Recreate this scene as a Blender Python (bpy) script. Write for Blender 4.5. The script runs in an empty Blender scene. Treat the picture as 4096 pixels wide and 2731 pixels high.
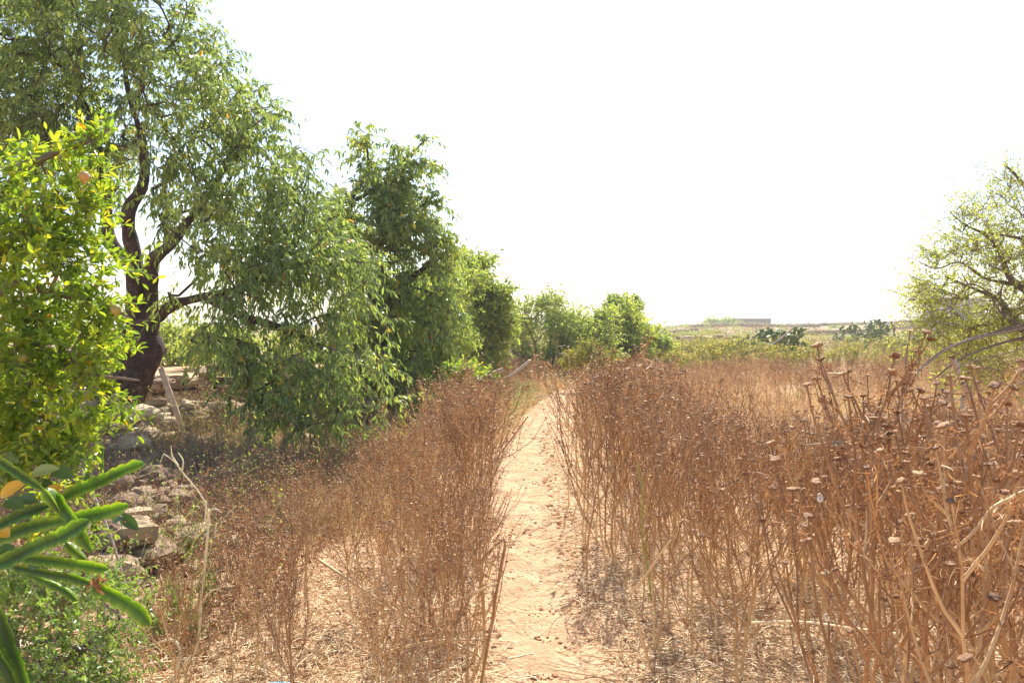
import bpy, math, random
import numpy as np
from mathutils import Vector, Matrix

random.seed(11)
RG = np.random.default_rng(11)
sc = bpy.context.scene
COL = sc.collection
R = math.radians

# ------------------------------------------------------------------ camera
F = 804.0                      # focal length in pixels of a 1024 wide picture
HOR = 328.0                    # horizon row
CAMZ = 1.5
PITCH = math.atan((341 - HOR) / F)
cam_d = bpy.data.cameras.new("camera")
cam = bpy.data.objects.new("camera", cam_d)
COL.objects.link(cam)
cam_d.sensor_width = 36.0
cam_d.lens = F / 1024 * 36.0
cam_d.clip_start = 0.05
cam_d.clip_end = 8000
cam.location = (0, 0, CAMZ)
cam.rotation_euler = (math.pi / 2 - PITCH, 0, 0)
sc.camera = cam

# ------------------------------------------------------------------ sky and sun
SUN_EL, SUN_AZ = R(52), R(7)
w = bpy.data.worlds.new("World")
sc.world = w
w.use_nodes = True
nt = w.node_tree
nt.nodes.clear()
out = nt.nodes.new('ShaderNodeOutputWorld')
bg = nt.nodes.new('ShaderNodeBackground')
sky = nt.nodes.new('ShaderNodeTexSky')
sky.sky_type = 'NISHITA'
sky.sun_disc = False
sky.sun_elevation = SUN_EL
sky.sun_rotation = SUN_AZ
sky.dust_density = 1.1
sky.air_density = 1.0
sky.ozone_density = 0.45
bg.inputs[1].default_value = 0.12
nt.links.new(sky.outputs[0], bg.inputs[0])
nt.links.new(bg.outputs[0], out.inputs[0])
sd = bpy.data.lights.new("sun", 'SUN')
sd.energy = 5.0
sd.angle = R(0.5)
sd.color = (1.0, 0.95, 0.87)
sun = bpy.data.objects.new("sun", sd)
COL.objects.link(sun)
sdir = Vector((math.sin(SUN_AZ) * math.cos(SUN_EL), math.cos(SUN_AZ) * math.cos(SUN_EL), math.sin(SUN_EL)))
sun.rotation_euler = sdir.to_track_quat('Z', 'Y').to_euler()
sun.location = (0, 0, 30)
sc.view_settings.view_transform = 'Standard'
sc.view_settings.look = 'None'
sc.view_settings.exposure = 1.05
sc.view_settings.gamma = 1

# ------------------------------------------------------------------ helpers
def at(px, py, d):
    """world point seen at a pixel of the 1024x682 picture, at distance d along +Y"""
    cx, cy = (px - 512) / F, (341 - py) / F
    v = np.array([cx, math.cos(PITCH) + cy * math.sin(PITCH), -math.sin(PITCH) + cy * math.cos(PITCH)])
    return np.array([0, 0, CAMZ]) + v * (d / v[1])

def sm(t):
    t = np.clip(t, 0, 1)
    return t * t * (3 - 2 * t)

def vnoise(x, y, s=1.0, seed=0):
    x = np.asarray(x, float) / s
    y = np.asarray(y, float) / s
    xi, yi = np.floor(x), np.floor(y)
    fx, fy = sm(x - xi), sm(y - yi)
    def h(a, b):
        return np.modf(np.abs(np.sin(a * 127.1 + b * 311.7 + seed * 74.7) * 43758.5453))[0]
    a = h(xi, yi) * (1 - fx) + h(xi + 1, yi) * fx
    b = h(xi, yi + 1) * (1 - fx) + h(xi + 1, yi + 1) * fx
    return a * (1 - fy) + b * fy

def path_x(y):
    return np.interp(y, [0, 3, 4.4, 7, 10.5, 14.5, 19, 26], [.26, .215, .115, .08, .13, .55, 1.3, 3.4])

def ridge(x):
    return np.interp(x, [-200, -60, 0, 30, 48, 58, 70, 100, 130, 160, 300],
                     [2.0, 1.8, 1.3, 1.1, 2.3, 2.4, 2.1, 2.6, 3.3, 3.6, 3.0])

def height(x, y):
    x = np.asarray(x, float); y = np.asarray(y, float)
    z = 0.035 * (vnoise(x, y, .9, 1) - .5) + 0.015 * (vnoise(x, y, .22, 2) - .5)
    near = sm((18 - y) / 6)
    pw = np.exp(-((x - path_x(y)) / .3) ** 2) * near
    z = z * (1 - .6 * pw) - .02 * pw
    z = z + .32 * sm((y - 7.8) / 1.8) * sm((-x - 1.9) / 1.2)
    z = z + .35 * sm((y - 11.2) / .8) * sm((-x - 1.6) / .8) * sm((30 - y) / 8)
    z = z + (.12 * sm((-x - 1.3) / .8) + .10 * (vnoise(x, y, .45, 4) - .5) * sm((-x - 1.2) / .5)) * sm((9 - y) / 2)
    s = y / 200.0
    far = sm((y - 60) / 135) * ridge(x / np.maximum(s, .3))
    z = z + far - 14 * sm((y - 225) / 500)
    return z

def inst(loc=(0, 0, 0)):
    pass

class Acc:
    def __init__(s):
        s.V, s.Q, s.T, s.MQ, s.MT, s.C, s.n = [], [], [], [], [], [], 0
    def add(s, v, q=None, t=None, mat=0, tint=.5):
        v = np.asarray(v, float).reshape(-1, 3)
        if q is not None and len(q):
            q = np.asarray(q, int).reshape(-1, 4)
            s.Q.append(q + s.n); s.MQ.append(np.full(len(q), mat))
        if t is not None and len(t):
            t = np.asarray(t, int).reshape(-1, 3)
            s.T.append(t + s.n); s.MT.append(np.full(len(t), mat))
        c = np.asarray(tint, float)
        if c.ndim == 0:
            c = np.full(len(v), float(c))
        s.V.append(v); s.C.append(c.reshape(-1)); s.n += len(v)
    def arrays(s):
        V = np.concatenate(s.V); C = np.concatenate(s.C)
        Q = np.concatenate(s.Q) if s.Q else np.zeros((0, 4), int)
        T = np.concatenate(s.T) if s.T else np.zeros((0, 3), int)
        MQ = np.concatenate(s.MQ) if s.MQ else np.zeros(0, int)
        MT = np.concatenate(s.MT) if s.MT else np.zeros(0, int)
        return V, Q, T, MQ, MT, C
    def mesh(s, name, mats, smooth=True):
        V, Q, T, MQ, MT, C = s.arrays()
        me = bpy.data.meshes.new(name)
        me.vertices.add(len(V)); me.vertices.foreach_set('co', V.astype(np.float32).ravel())
        me.loops.add(Q.size + T.size)
        me.loops.foreach_set('vertex_index', np.concatenate([Q.ravel(), T.ravel()]).astype(np.int32))
        n = len(Q) + len(T)
        me.polygons.add(n)
        tot = np.concatenate([np.full(len(Q), 4), np.full(len(T), 3)]).astype(np.int32)
        st = np.concatenate([[0], np.cumsum(tot)[:-1]]).astype(np.int32)
        me.polygons.foreach_set('loop_start', st)
        me.polygons.foreach_set('loop_total', tot)
        me.polygons.foreach_set('material_index', np.concatenate([MQ, MT]).astype(np.int32))
        me.polygons.foreach_set('use_smooth', np.full(n, smooth))
        a = me.attributes.new('tint', 'FLOAT', 'POINT')
        a.data.foreach_set('value', C.astype(np.float32))
        for m in (mats if isinstance(mats, (list, tuple)) else [mats]):
            me.materials.append(m)
        me.update(calc_edges=True)
        me.validate()
        return me
    def obj(s, name, mats, parent=None, smooth=True):
        o = bpy.data.objects.new(name, s.mesh(name, mats, smooth))
        COL.objects.link(o)
        if parent is not None:
            o.parent = parent
            o.location = -Vector(parent.location)
        return o

def tag(o, label=None, cat=None, group=None, kind=None):
    if label: o['label'] = label
    if cat: o['category'] = cat
    if group: o['group'] = group
    if kind: o['kind'] = kind
    return o

def empty(name, loc, label, cat, group=None):
    o = bpy.data.objects.new(name, None)
    o.empty_display_size = .1
    COL.objects.link(o)
    o.location = [float(c) for c in loc]
    return tag(o, label, cat, group)

def nrm(v):
    return v / np.maximum(np.linalg.norm(v, axis=-1, keepdims=True), 1e-9)

def tubes(P, Rr, k=4):
    P = np.asarray(P, float); N, M, _ = P.shape
    Rr = np.broadcast_to(np.asarray(Rr, float), (N, M))
    T = nrm(np.gradient(P, axis=1))
    D = nrm(P[:, -1] - P[:, 0])
    ref = np.where(np.abs(D[:, 2:3]) < .8, np.array([[0, 0, 1.]]), np.array([[1., 0, 0]]))[:, None, :]
    U = nrm(np.cross(T, np.broadcast_to(ref, T.shape)))
    W = np.cross(T, U)
    a = np.arange(k) * 2 * math.pi / k
    ring = P[:, :, None, :] + Rr[:, :, None, None] * (np.cos(a)[None, None, :, None] * U[:, :, None, :] + np.sin(a)[None, None, :, None] * W[:, :, None, :])
    n, m, j = np.meshgrid(np.arange(N), np.arange(M - 1), np.arange(k), indexing='ij')
    b = n * M * k
    q = np.stack([b + m * k + j, b + m * k + (j + 1) % k, b + (m + 1) * k + (j + 1) % k, b + (m + 1) * k + j], -1)
    return ring.reshape(-1, 3), q.reshape(-1, 4)

LT_V = np.array([[0, 0, 0], [.33, -.5, .02], [.33, .5, .02], [.72, -.36, -.05], [.72, .36, -.05], [1, 0, -.18]])
LT_Q = np.array([[1, 3, 4, 2]]); LT_T = np.array([[0, 1, 2], [3, 5, 4]])
# near leaf with a folded midrib
LN_V = np.array([[0, 0, 0], [.2, -.34, .03], [.2, 0, -.03], [.2, .34, .03], [.5, -.5, .03], [.5, 0, -.05], [.5, .5, .03],
                 [.8, -.33, -.01], [.8, 0, -.08], [.8, .33, -.01], [1, 0, -.14]])
LN_Q = np.array([[1, 4, 5, 2], [2, 5, 6, 3], [4, 7, 8, 5], [5, 8, 9, 6]])
LN_T = np.array([[0, 1, 2], [0, 2, 3], [7, 10, 8], [8, 10, 9]])

def leaves(O, D, Nn, L, W, near=False):
    TV, TQ, TT = (LN_V, LN_Q, LN_T) if near else (LT_V, LT_Q, LT_T)
    D = nrm(D); S = nrm(np.cross(D, Nn)); N2 = np.cross(S, D)
    L = np.broadcast_to(L, (len(O),))[:, None, None]; W = np.broadcast_to(W, (len(O),))[:, None, None]
    v = O[:, None] + D[:, None] * TV[None, :, :1] * L + S[:, None] * TV[None, :, 1:2] * W + N2[:, None] * TV[None, :, 2:3] * L
    off = (np.arange(len(O)) * len(TV))[:, None, None]
    return v.reshape(-1, 3), (TQ[None] + off).reshape(-1, 4), (TT[None] + off).reshape(-1, 3), len(TV)

def rnd(n, g=None):
    g = g or RG
    return nrm(g.normal(size=(n, 3)))

# ------------------------------------------------------------------ materials
def mat_tint(name, stops, rough=.7, spec=.3, trans=0.0, trans_col=None, var=.15, bump=0, bscale=60, objrand=0.0, vscale=6.0):
    m = bpy.data.materials.new(name); m.use_nodes = True
    t = m.node_tree; t.nodes.clear(); N = t.nodes.new; L = t.links.new
    o = N('ShaderNodeOutputMaterial'); p = N('ShaderNodeBsdfPrincipled')
    at_ = N('ShaderNodeAttribute'); at_.attribute_name = 'tint'
    cr = N('ShaderNodeValToRGB')
    el = cr.color_ramp.elements
    while len(el) < len(stops): el.new(.5)
    for e, (pos, c) in zip(el, stops):
        e.position = pos; e.color = (*c, 1)
    fac = at_.outputs['Fac']
    tc = N('ShaderNodeTexCoord')
    nz = N('ShaderNodeTexNoise'); nz.inputs['Scale'].default_value = vscale; nz.inputs['Detail'].default_value = 4
    L(tc.outputs['Object'], nz.inputs['Vector'])
    mr = N('ShaderNodeMath'); mr.operation = 'MULTIPLY_ADD'; mr.inputs[1].default_value = var * 2; mr.inputs[2].default_value = -var
    L(nz.outputs['Fac'], mr.inputs[0])
    ad = N('ShaderNodeMath'); ad.operation = 'ADD'; L(fac, ad.inputs[0]); L(mr.outputs[0], ad.inputs[1])
    last = ad.outputs[0]
    if objrand:
        oi = N('ShaderNodeObjectInfo')
        m2 = N('ShaderNodeMath'); m2.operation = 'MULTIPLY_ADD'; m2.inputs[1].default_value = objrand * 2; m2.inputs[2].default_value = -objrand
        L(oi.outputs['Random'], m2.inputs[0])
        a2 = N('ShaderNodeMath'); a2.operation = 'ADD'; L(last, a2.inputs[0]); L(m2.outputs[0], a2.inputs[1]); last = a2.outputs[0]
    L(last, cr.inputs[0])
    L(cr.outputs[0], p.inputs['Base Color'])
    p.inputs['Roughness'].default_value = rough
    p.inputs['Specular IOR Level'].default_value = spec
    if bump:
        bz = N('ShaderNodeTexNoise'); bz.inputs['Scale'].default_value = bscale; bz.inputs['Detail'].default_value = 6
        L(tc.outputs['Object'], bz.inputs['Vector'])
        b = N('ShaderNodeBump'); b.inputs['Strength'].default_value = bump; b.inputs['Distance'].default_value = .06 if name == 'bark' else .02
        L(bz.outputs['Fac'], b.inputs['Height']); L(b.outputs[0], p.inputs['Normal'])
    if trans:
        tr = N('ShaderNodeBsdfTranslucent'); mx = N('ShaderNodeMixShader'); mx.inputs[0].default_value = trans
        mc = N('ShaderNodeMix'); mc.data_type = 'RGBA'; mc.blend_type = 'MULTIPLY'; mc.inputs['Factor'].default_value = 1
        L(cr.outputs[0], mc.inputs['A']); mc.inputs['B'].default_value = (*(trans_col or (1, 1, 1)), 1)
        L(mc.outputs['Result'], tr.inputs['Color'])
        L(p.outputs[0], mx.inputs[1]); L(tr.outputs[0], mx.inputs[2]); L(mx.outputs[0], o.inputs[0])
    else:
        L(p.outputs[0], o.inputs[0])
    return m

def mat_ground(name, cols, scale1, scale2, bump=.5, far=None):
    m = bpy.data.materials.new(name); m.use_nodes = True
    t = m.node_tree; t.nodes.clear(); N = t.nodes.new; L = t.links.new
    o = N('ShaderNodeOutputMaterial'); p = N('ShaderNodeBsdfPrincipled')
    p.inputs['Roughness'].default_value = .95; p.inputs['Specular IOR Level'].default_value = .1
    tc = N('ShaderNodeTexCoord')
    n1 = N('ShaderNodeTexNoise'); n1.inputs['Scale'].default_value = scale1; n1.inputs['Detail'].default_value = 5
    n2 = N('ShaderNodeTexNoise'); n2.inputs['Scale'].default_value = scale2; n2.inputs['Detail'].default_value = 8; n2.inputs['Roughness'].default_value = .7
    n3 = N('ShaderNodeTexVoronoi'); n3.inputs['Scale'].default_value = scale2 * 1.4
    for n in (n1, n2, n3): L(tc.outputs['Object'], n.inputs['Vector'])
    mx = N('ShaderNodeMath'); mx.operation = 'MULTIPLY_ADD'; mx.inputs[1].default_value = .55
    h = N('ShaderNodeMath'); h.operation = 'MULTIPLY'; h.inputs[1].default_value = .45
    L(n1.outputs['Fac'], h.inputs[0]); L(n2.outputs['Fac'], mx.inputs[0]); L(h.outputs[0], mx.inputs[2])
    cr = N('ShaderNodeValToRGB'); el = cr.color_ramp.elements
    while len(el) < len(cols): el.new(.5)
    for e, (pos, c) in zip(el, cols):
        e.position = pos; e.color = (*c, 1)
    L(mx.outputs[0], cr.inputs[0])
    colout = cr.outputs[0]
    if far:
        ge = N('ShaderNodeNewGeometry'); sp = N('ShaderNodeSeparateXYZ'); L(ge.outputs['Position'], sp.inputs[0])
        mp = N('ShaderNodeMapRange'); mp.inputs['From Min'].default_value = 18; mp.inputs['From Max'].default_value = 45
        L(sp.outputs['Y'], mp.inputs['Value'])
        nf = N('ShaderNodeTexNoise'); nf.inputs['Scale'].default_value = .12; nf.inputs['Detail'].default_value = 7
        L(tc.outputs['Object'], nf.inputs['Vector'])
        c2 = N('ShaderNodeValToRGB'); e2 = c2.color_ramp.elements
        while len(e2) < len(far): e2.new(.5)
        for e, (pos, c) in zip(e2, far):
            e.position = pos; e.color = (*c, 1)
        L(nf.outputs['Fac'], c2.inputs[0])
        mm = N('ShaderNodeMix'); mm.data_type = 'RGBA'
        L(mp.outputs[0], mm.inputs['Factor']); L(colout, mm.inputs['A']); L(c2.outputs[0], mm.inputs['B'])
        colout = mm.outputs['Result']
    L(colout, p.inputs['Base Color'])
    b = N('ShaderNodeBump'); b.inputs['Strength'].default_value = bump; b.inputs['Distance'].default_value = .03
    L(mx.outputs[0], b.inputs['Height']); 
    b2 = N('ShaderNodeBump'); b2.inputs['Strength'].default_value = bump * .6; b2.inputs['Distance'].default_value = .01
    L(n3.outputs['Distance'], b2.inputs['Height']); L(b.outputs[0], b2.inputs['Normal'])
    L(b2.outputs[0], p.inputs['Normal'])
    L(p.outputs[0], o.inputs[0])
    return m

M = {}
M['stem'] = mat_tint('dry_stem', [(0, (.12, .055, .025)), (.4, (.37, .195, .085)), (.75, (.65, .42, .195)), (1, (.80, .63, .36))], .5, .5, 0, var=.32, objrand=.18, vscale=14)
M['head'] = mat_tint('dry_flower_head', [(0, (.11, .052, .03)), (.5, (.29, .155, .08)), (1, (.60, .40, .22))], .75, .2, 0, var=.25, objrand=.12, vscale=80)
M['fluff'] = mat_tint('dry_leaf_threads', [(0, (.085, .038, .019)), (.5, (.34, .168, .074)), (1, (.72, .47, .22))], .55, .4, .3, (1.2, 1, .8), var=.12, objrand=.2)
M['straw'] = mat_tint('straw', [(0, (.32, .17, .075)), (.35, (.60, .39, .19)), (.75, (.78, .58, .33)), (1, (.84, .72, .48))], .55, .4, .1, var=.1)
M['soil'] = mat_ground('soil', [(.30, (.35, .20, .115)), (.5, (.52, .33, .19)), (.7, (.64, .46, .29))], 1.2, 22, .7,
                       far=[(.3, (.20, .14, .085)), (.45, (.34, .23, .145)), (.56, (.27, .235, .10)), (.72, (.42, .30, .20))])
M['path'] = mat_ground('path_soil', [(.25, (.28, .15, .085)), (.42, (.45, .27, .155)), (.56, (.54, .36, .215)), (.72, (.74, .58, .40))], 3.2, 34, 1.0)
M['clod'] = mat_tint('soil_clod', [(0, (.38, .20, .11)), (.6, (.52, .32, .19)), (1, (.72, .60, .46))], .95, .1, 0, var=.15, bump=.5)
M['stone'] = mat_tint('limestone', [(0, (.13, .09, .055)), (.4, (.31, .22, .135)), (.75, (.47, .35, .21)), (1, (.62, .50, .34))], .9, .15, 0, var=.35, bump=.8, bscale=22, vscale=5)
M['bark'] = mat_tint('bark', [(0, (.035, .022, .018)), (.5, (.085, .052, .042)), (.75, (.20, .145, .12)), (1, (.36, .28, .24))], .85, .2, 0, var=.4, bump=1, bscale=28, vscale=9)
M['twig'] = mat_tint('grey_twig', [(0, (.12, .085, .06)), (.5, (.26, .19, .15)), (1, (.48, .40, .34))], .8, .2, 0, var=.25, bump=.5)
M['almond'] = mat_tint('almond_leaf', [(0, (.10, .155, .05)), (.45, (.20, .285, .085)), (.8, (.33, .41, .10)), (.93, (.48, .47, .11)), (1, (.70, .28, .04))], .33, .7, .5, (1.65, 1.55, .9), var=.1)
M['hedge'] = mat_tint('hedge_leaf', [(0, (.14, .19, .05)), (.5, (.27, .34, .085)), (.9, (.43, .46, .10)), (1, (.52, .44, .14))], .5, .4, .56, (1.5, 1.5, .85), var=.15)
M['pom'] = mat_tint('pomegranate_leaf', [(0, (.07, .135, .022)), (.45, (.175, .295, .035)), (.85, (.35, .45, .04)), (.96, (.56, .49, .04)), (1, (.66, .28, .02))], .3, .5, .5, (1.8, 1.6, .7), var=.08)
M['shrub'] = mat_tint('small_shrub_leaf', [(0, (.10, .17, .04)), (.5, (.21, .33, .07)), (1, (.40, .48, .10))], .3, .5, .35, (1.5, 1.6, .8), var=.1)
M['fennel'] = mat_tint('fennel', [(0, (.10, .12, .03)), (.45, (.24, .25, .05)), (.75, (.42, .38, .05)), (1, (.62, .50, .07))], .7, .2, .35, (1.2, 1.2, .8), var=.1)
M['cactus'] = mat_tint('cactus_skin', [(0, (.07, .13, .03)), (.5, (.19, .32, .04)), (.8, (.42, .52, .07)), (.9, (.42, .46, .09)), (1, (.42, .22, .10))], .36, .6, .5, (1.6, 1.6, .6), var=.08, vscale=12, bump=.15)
M['pear'] = mat_tint('prickly_pear_pad', [(0, (.085, .11, .008)), (.6, (.15, .18, .015)), (1, (.34, .38, .20))], .5, .4, 0, var=.15)
M['grass'] = mat_tint('dry_grass', [(0, (.22, .13, .06)), (.4, (.42, .27, .12)), (.75, (.55, .40, .20)), (1, (.20, .26, .06))], .7, .2, .35, (1.2, 1.1, .9), var=.1)
M['green_grass'] = mat_tint('green_grass', [(0, (.10, .16, .04)), (.6, (.20, .27, .08)), (1, (.34, .38, .13))], .6, .3, .4, (1.4, 1.5, .9), var=.1)
M['broad'] = mat_tint('broad_leaf', [(0, (.06, .12, .035)), (.6, (.13, .22, .06)), (.85, (.40, .44, .16)), (1, (.80, .42, .02))], .3, .5, .3, (1.5, 1.5, .8), var=.06)
M['dead'] = mat_tint('dead_leaf', [(0, (.22, .09, .045)), (.5, (.42, .22, .10)), (1, (.55, .34, .18))], .6, .3, .25, (1.2, 1, .8), var=.1)
M['fruit'] = mat_tint('fruit_skin', [(0, (.28, .26, .05)), (.5, (.48, .28, .08)), (1, (.55, .16, .10))], .35, .5, 0, var=.25, vscale=20)
M['snail'] = mat_tint('snail_shell', [(0, (.45, .33, .24)), (1, (.86, .82, .74))], .35, .5, 0, var=.15, vscale=200)
M['wood'] = mat_tint('weathered_plank', [(0, (.20, .13, .09)), (.5, (.38, .27, .19)), (1, (.52, .40, .30))], .8, .2, 0, var=.35, bump=.5, vscale=9)
M['living'] = mat_tint('living_stem', [(0, (.30, .34, .06)), (1, (.42, .42, .12))], .5, .3, 0, var=.1)
M['blue'] = mat_tint('blue_plastic', [(0, (.04, .28, .62)), (1, (.10, .45, .80))], .35, .5, 0, var=.1)
M['wall'] = mat_tint('plaster_wall', [(0, (.24, .18, .14)), (1, (.42, .34, .27))], .9, .1, 0, var=.3, vscale=1.2)
M['pink'] = mat_tint('pale_pink_wall', [(0, (.50, .42, .42)), (1, (.66, .58, .58))], .9, .1, 0, var=.1, vscale=.6)
M['dark'] = mat_tint('painted_opening_shade', [(0, (.02, .018, .016)), (1, (.05, .04, .035))], .9, .1)

# ------------------------------------------------------------------ ground and path
def grid(xs, ys, zoff=0.0, hfun=height):
    X, Y = np.meshgrid(xs, ys)
    Z = hfun(X, Y) + zoff
    v = np.stack([X, Y, Z], -1).reshape(-1, 3)
    nx, ny = len(xs), len(ys)
    i, j = np.meshgrid(np.arange(nx - 1), np.arange(ny - 1))
    b = j * nx + i
    return v, np.stack([b, b + 1, b + nx + 1, b + nx], -1).reshape(-1, 4)

xs = np.concatenate([-np.geomspace(2600, 9, 34), np.arange(-8.9, 9, .09), np.geomspace(9, 2600, 34)])
ys = np.concatenate([[-40, -15, -6, -3, -1], np.arange(0, 16, .09), np.geomspace(16, 60, 60)[0:], np.geomspace(62, 260, 60), np.geomspace(270, 3500, 20)])
a = Acc(); v, q = grid(xs, ys); a.add(v, q)
tag(a.obj('ground', M['soil']), kind='structure')

ys_p = np.arange(-1, 21, .02)
a = Acc()
n = 31
uu = np.linspace(-1, 1, n)
wl = .27 + .07 * (vnoise(ys_p, ys_p * 0, .45, 9) - .5) * 2 + .05 * (vnoise(ys_p, ys_p * 0, .12, 29) - .5) * 2
wr = .27 + .07 * sm((5 - ys_p) / 1.5) + .08 * (vnoise(ys_p, ys_p * 0, .40, 19) - .5) * 2 + .05 * (vnoise(ys_p, ys_p * 0, .11, 39) - .5) * 2
X = path_x(ys_p)[:, None] + np.where(uu[None] < 0, uu[None] * wl[:, None], uu[None] * wr[:, None])
Y = np.repeat(ys_p[:, None], n, 1)
Z = height(X, Y) + ((.026 * (vnoise(X, Y, .13, 51) - .4) + .012 * (vnoise(X, Y, .055, 53) - .5)) + .009 * (vnoise(X, Y, .04, 52) - .5)) * (1 - np.abs(uu[None]) ** 4) + .007 * (1 - np.abs(uu[None]) ** 6) + .001
i, j = np.meshgrid(np.arange(n - 1), np.arange(len(ys_p) - 1)); b = j * n + i
a.add(np.stack([X, Y, Z], -1).reshape(-1, 3), np.stack([b, b + 1, b + n + 1, b + n], -1).reshape(-1, 4))
tag(a.obj('path', M['path']), kind='structure')

# ------------------------------------------------------------------ rocks
def cube_sphere(k):
    vs, qs = [], []
    g = np.linspace(-1, 1, k + 1)
    A, B = np.meshgrid(g, g, indexing='ij')
    one = np.ones_like(A)
    off = 0
    for f, (p, flip) in enumerate([((A, B, one), 0), ((A, B, -one), 1), ((A, one, B), 1), ((A, -one, B), 0), ((one, A, B), 0), ((-one, A, B), 1)]):
        v = np.stack(p, -1).reshape(-1, 3)
        i, j = np.meshgrid(np.arange(k), np.arange(k), indexing='ij')
        b = i * (k + 1) + j
        q = np.stack([b, b + k + 1, b + k + 2, b + 1], -1).reshape(-1, 4)
        if flip: q = q[:, ::-1]
        vs.append(v); qs.append(q + off); off += len(v)
    return np.concatenate(vs), np.concatenate(qs)
CS = {k: cube_sphere(k) for k in (2, 3, 5, 8)}

def rock(size, k=3, box=.5, rough=.18, g=None, rot=None):
    """a boxy stone: returns verts, quads (centred)"""
    g = g or RG
    v, q = CS[k]
    sph = nrm(v)
    v = v * box * .8 + sph * (1 - box)
    ph = g.uniform(0, 6.3, 9)
    for s_, am in ((1.7, rough), (3.9, rough * .45), (8, rough * .2)):
        d = np.sin(sph[:, 0] * s_ * 1.9 + ph[0] * s_) * np.cos(sph[:, 1] * s_ * 2.1 + ph[1] * s_) + np.sin(sph[:, 2] * s_ * 2.3 + ph[2] * s_ + sph[:, 0] * s_)
        v = v + sph * (d * am * .6)[:, None]
    v = v * np.asarray(size) * .5
    a1, a2 = (g.uniform(0, 6.3), g.uniform(-.25, .25)) if rot is None else rot
    Rz = np.array([[math.cos(a1), -math.sin(a1), 0], [math.sin(a1), math.cos(a1), 0], [0, 0, 1]])
    Rx = np.array([[1, 0, 0], [0, math.cos(a2), -math.sin(a2)], [0, math.sin(a2), math.cos(a2)]])
    return v @ (Rz @ Rx).T, q

def stone_wall(name, p0, p1, courses, ch, label, thick=.35, sw=(.16, .42), gap_top=.3, k=3, group=None, scale=1.0, tint=(.2, .9)):
    g = np.random.default_rng(abs(hash((round(p0[0], 2), round(p1[1], 2)))) % 99999)
    p0 = np.array(p0, float); p1 = np.array(p1, float)
    Ln = np.linalg.norm(p1 - p0); d = (p1 - p0) / Ln
    ang = math.atan2(d[1], d[0])
    a = Acc()
    for layer in (-1, 1):
        z = 0
        for c in range(courses):
            h = ch * g.uniform(.8, 1.25)
            s = g.uniform(-.2, 0) * scale
            while s < Ln:
                wd = g.uniform(*sw) * scale
                top = c / courses
                if not (top > .55 and vnoise(s * 1.0, 0., .9 * scale, 5) < gap_top * (top - .3) * 2):
                    cx = p0 + d * (s + wd / 2) + np.array([-d[1], d[0]]) * layer * thick * .25
                    gz = float(height(cx[0], cx[1]))
                    v, q = rock((wd * 1.1, thick * .62 * g.uniform(.8, 1.25), h * g.uniform(.85, 1.35)), k, .5, .15, g, (ang + g.normal() * .25, g.normal() * .16))
                    a.add(v + np.array([cx[0], cx[1], gz + z + h / 2 - .04 + g.normal() * .01]), q, tint=g.uniform(*tint))
                s += wd * g.uniform(.98, 1.08)
            z += h * .96
    o = a.obj(name, M['stone'], smooth=False)
    return tag(o, label, 'wall', group)

stone_wall('dry_stone_wall', (-7.6, 11.5), (-1.9, 10.9), 10, .095,
           'crumbling dry stone terrace wall behind the big almond trunk', gap_top=.6, sw=(.07, .34))
stone_wall('dry_stone_wall', (-1.15, 21.0), (.25, 23.5), 6, .18,
           'broken pale rubble wall beyond the end of the hedge trees', gap_top=.8, sw=(.2, .6), tint=(.4, 1))

def heap(p0, p1, n, wd, hg, smin, smax, tint, seed, label):
    """a tumbled heap of rounded and broken stones along a line"""
    g = np.random.default_rng(seed); a = Acc()
    p0 = np.array(p0, float); p1 = np.array(p1, float)
    for i in range(n):
        u = g.random(); c = p0 + (p1 - p0) * u + g.normal(0, wd * .5, 2)
        off = np.linalg.norm(c - (p0 + (p1 - p0) * u)) / wd
        s_ = smin + (smax - smin) * g.random() ** 2.6
        hh = max(0, hg * (1 - off * .9) * (.5 + vnoise(c[0], c[1], .5, seed)))
        v, q = rock((s_ * g.uniform(1, 1.6), s_ * g.uniform(.8, 1.2), s_ * g.uniform(.45, .8)), 5 if s_ > .14 else 3, g.uniform(.2, .5), .22, g, (g.uniform(0, 6.3), g.normal() * .35))
        a.add(v + np.array([c[0], c[1], float(height(c[0], c[1])) + hh * g.random() ** .5 + s_ * .12]), q, tint=g.uniform(*tint))
    return tag(a.obj('rubble_heap', M['stone'], smooth=False), label, 'rubble')
heap((-2.15, 4.3), (-3.1, 7.0), 340, .40, .30, .05, .25, (.1, .65), 91, 'low tumbled heap of brown rubble half buried in weeds behind the cactus')
heap((-3.2, 7.0), (-4.9, 9.6), 420, .42, .38, .05, .28, (.2, .85), 92, 'heap of pale tumbled stones below the big almond trunk')
heap((-4.3, 9.3), (-2.6, 10.3), 260, .3, .30, .05, .30, (.3, .9), 93, 'loose stones fallen from the terrace wall around the leaning plank')

def one_rock(px, py, d, size, label, k=8, group=None, tint=.6, sink=.25):
    p = at(px, py, d)
    gz = float(height(p[0], p[1]))
    size = tuple(c * .8 for c in size); tint *= .6
    a = Acc()
    v, q = rock(size, k, .28, .24)
    a.add(v, q, tint=tint)
    o = a.obj('rock', M['stone'], smooth=True)
    o.location = (p[0], p[1], max(gz, p[2] - size[2] * .5) + size[2] * (.5 - sink))
    return tag(o, label, 'rock', group)

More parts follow.
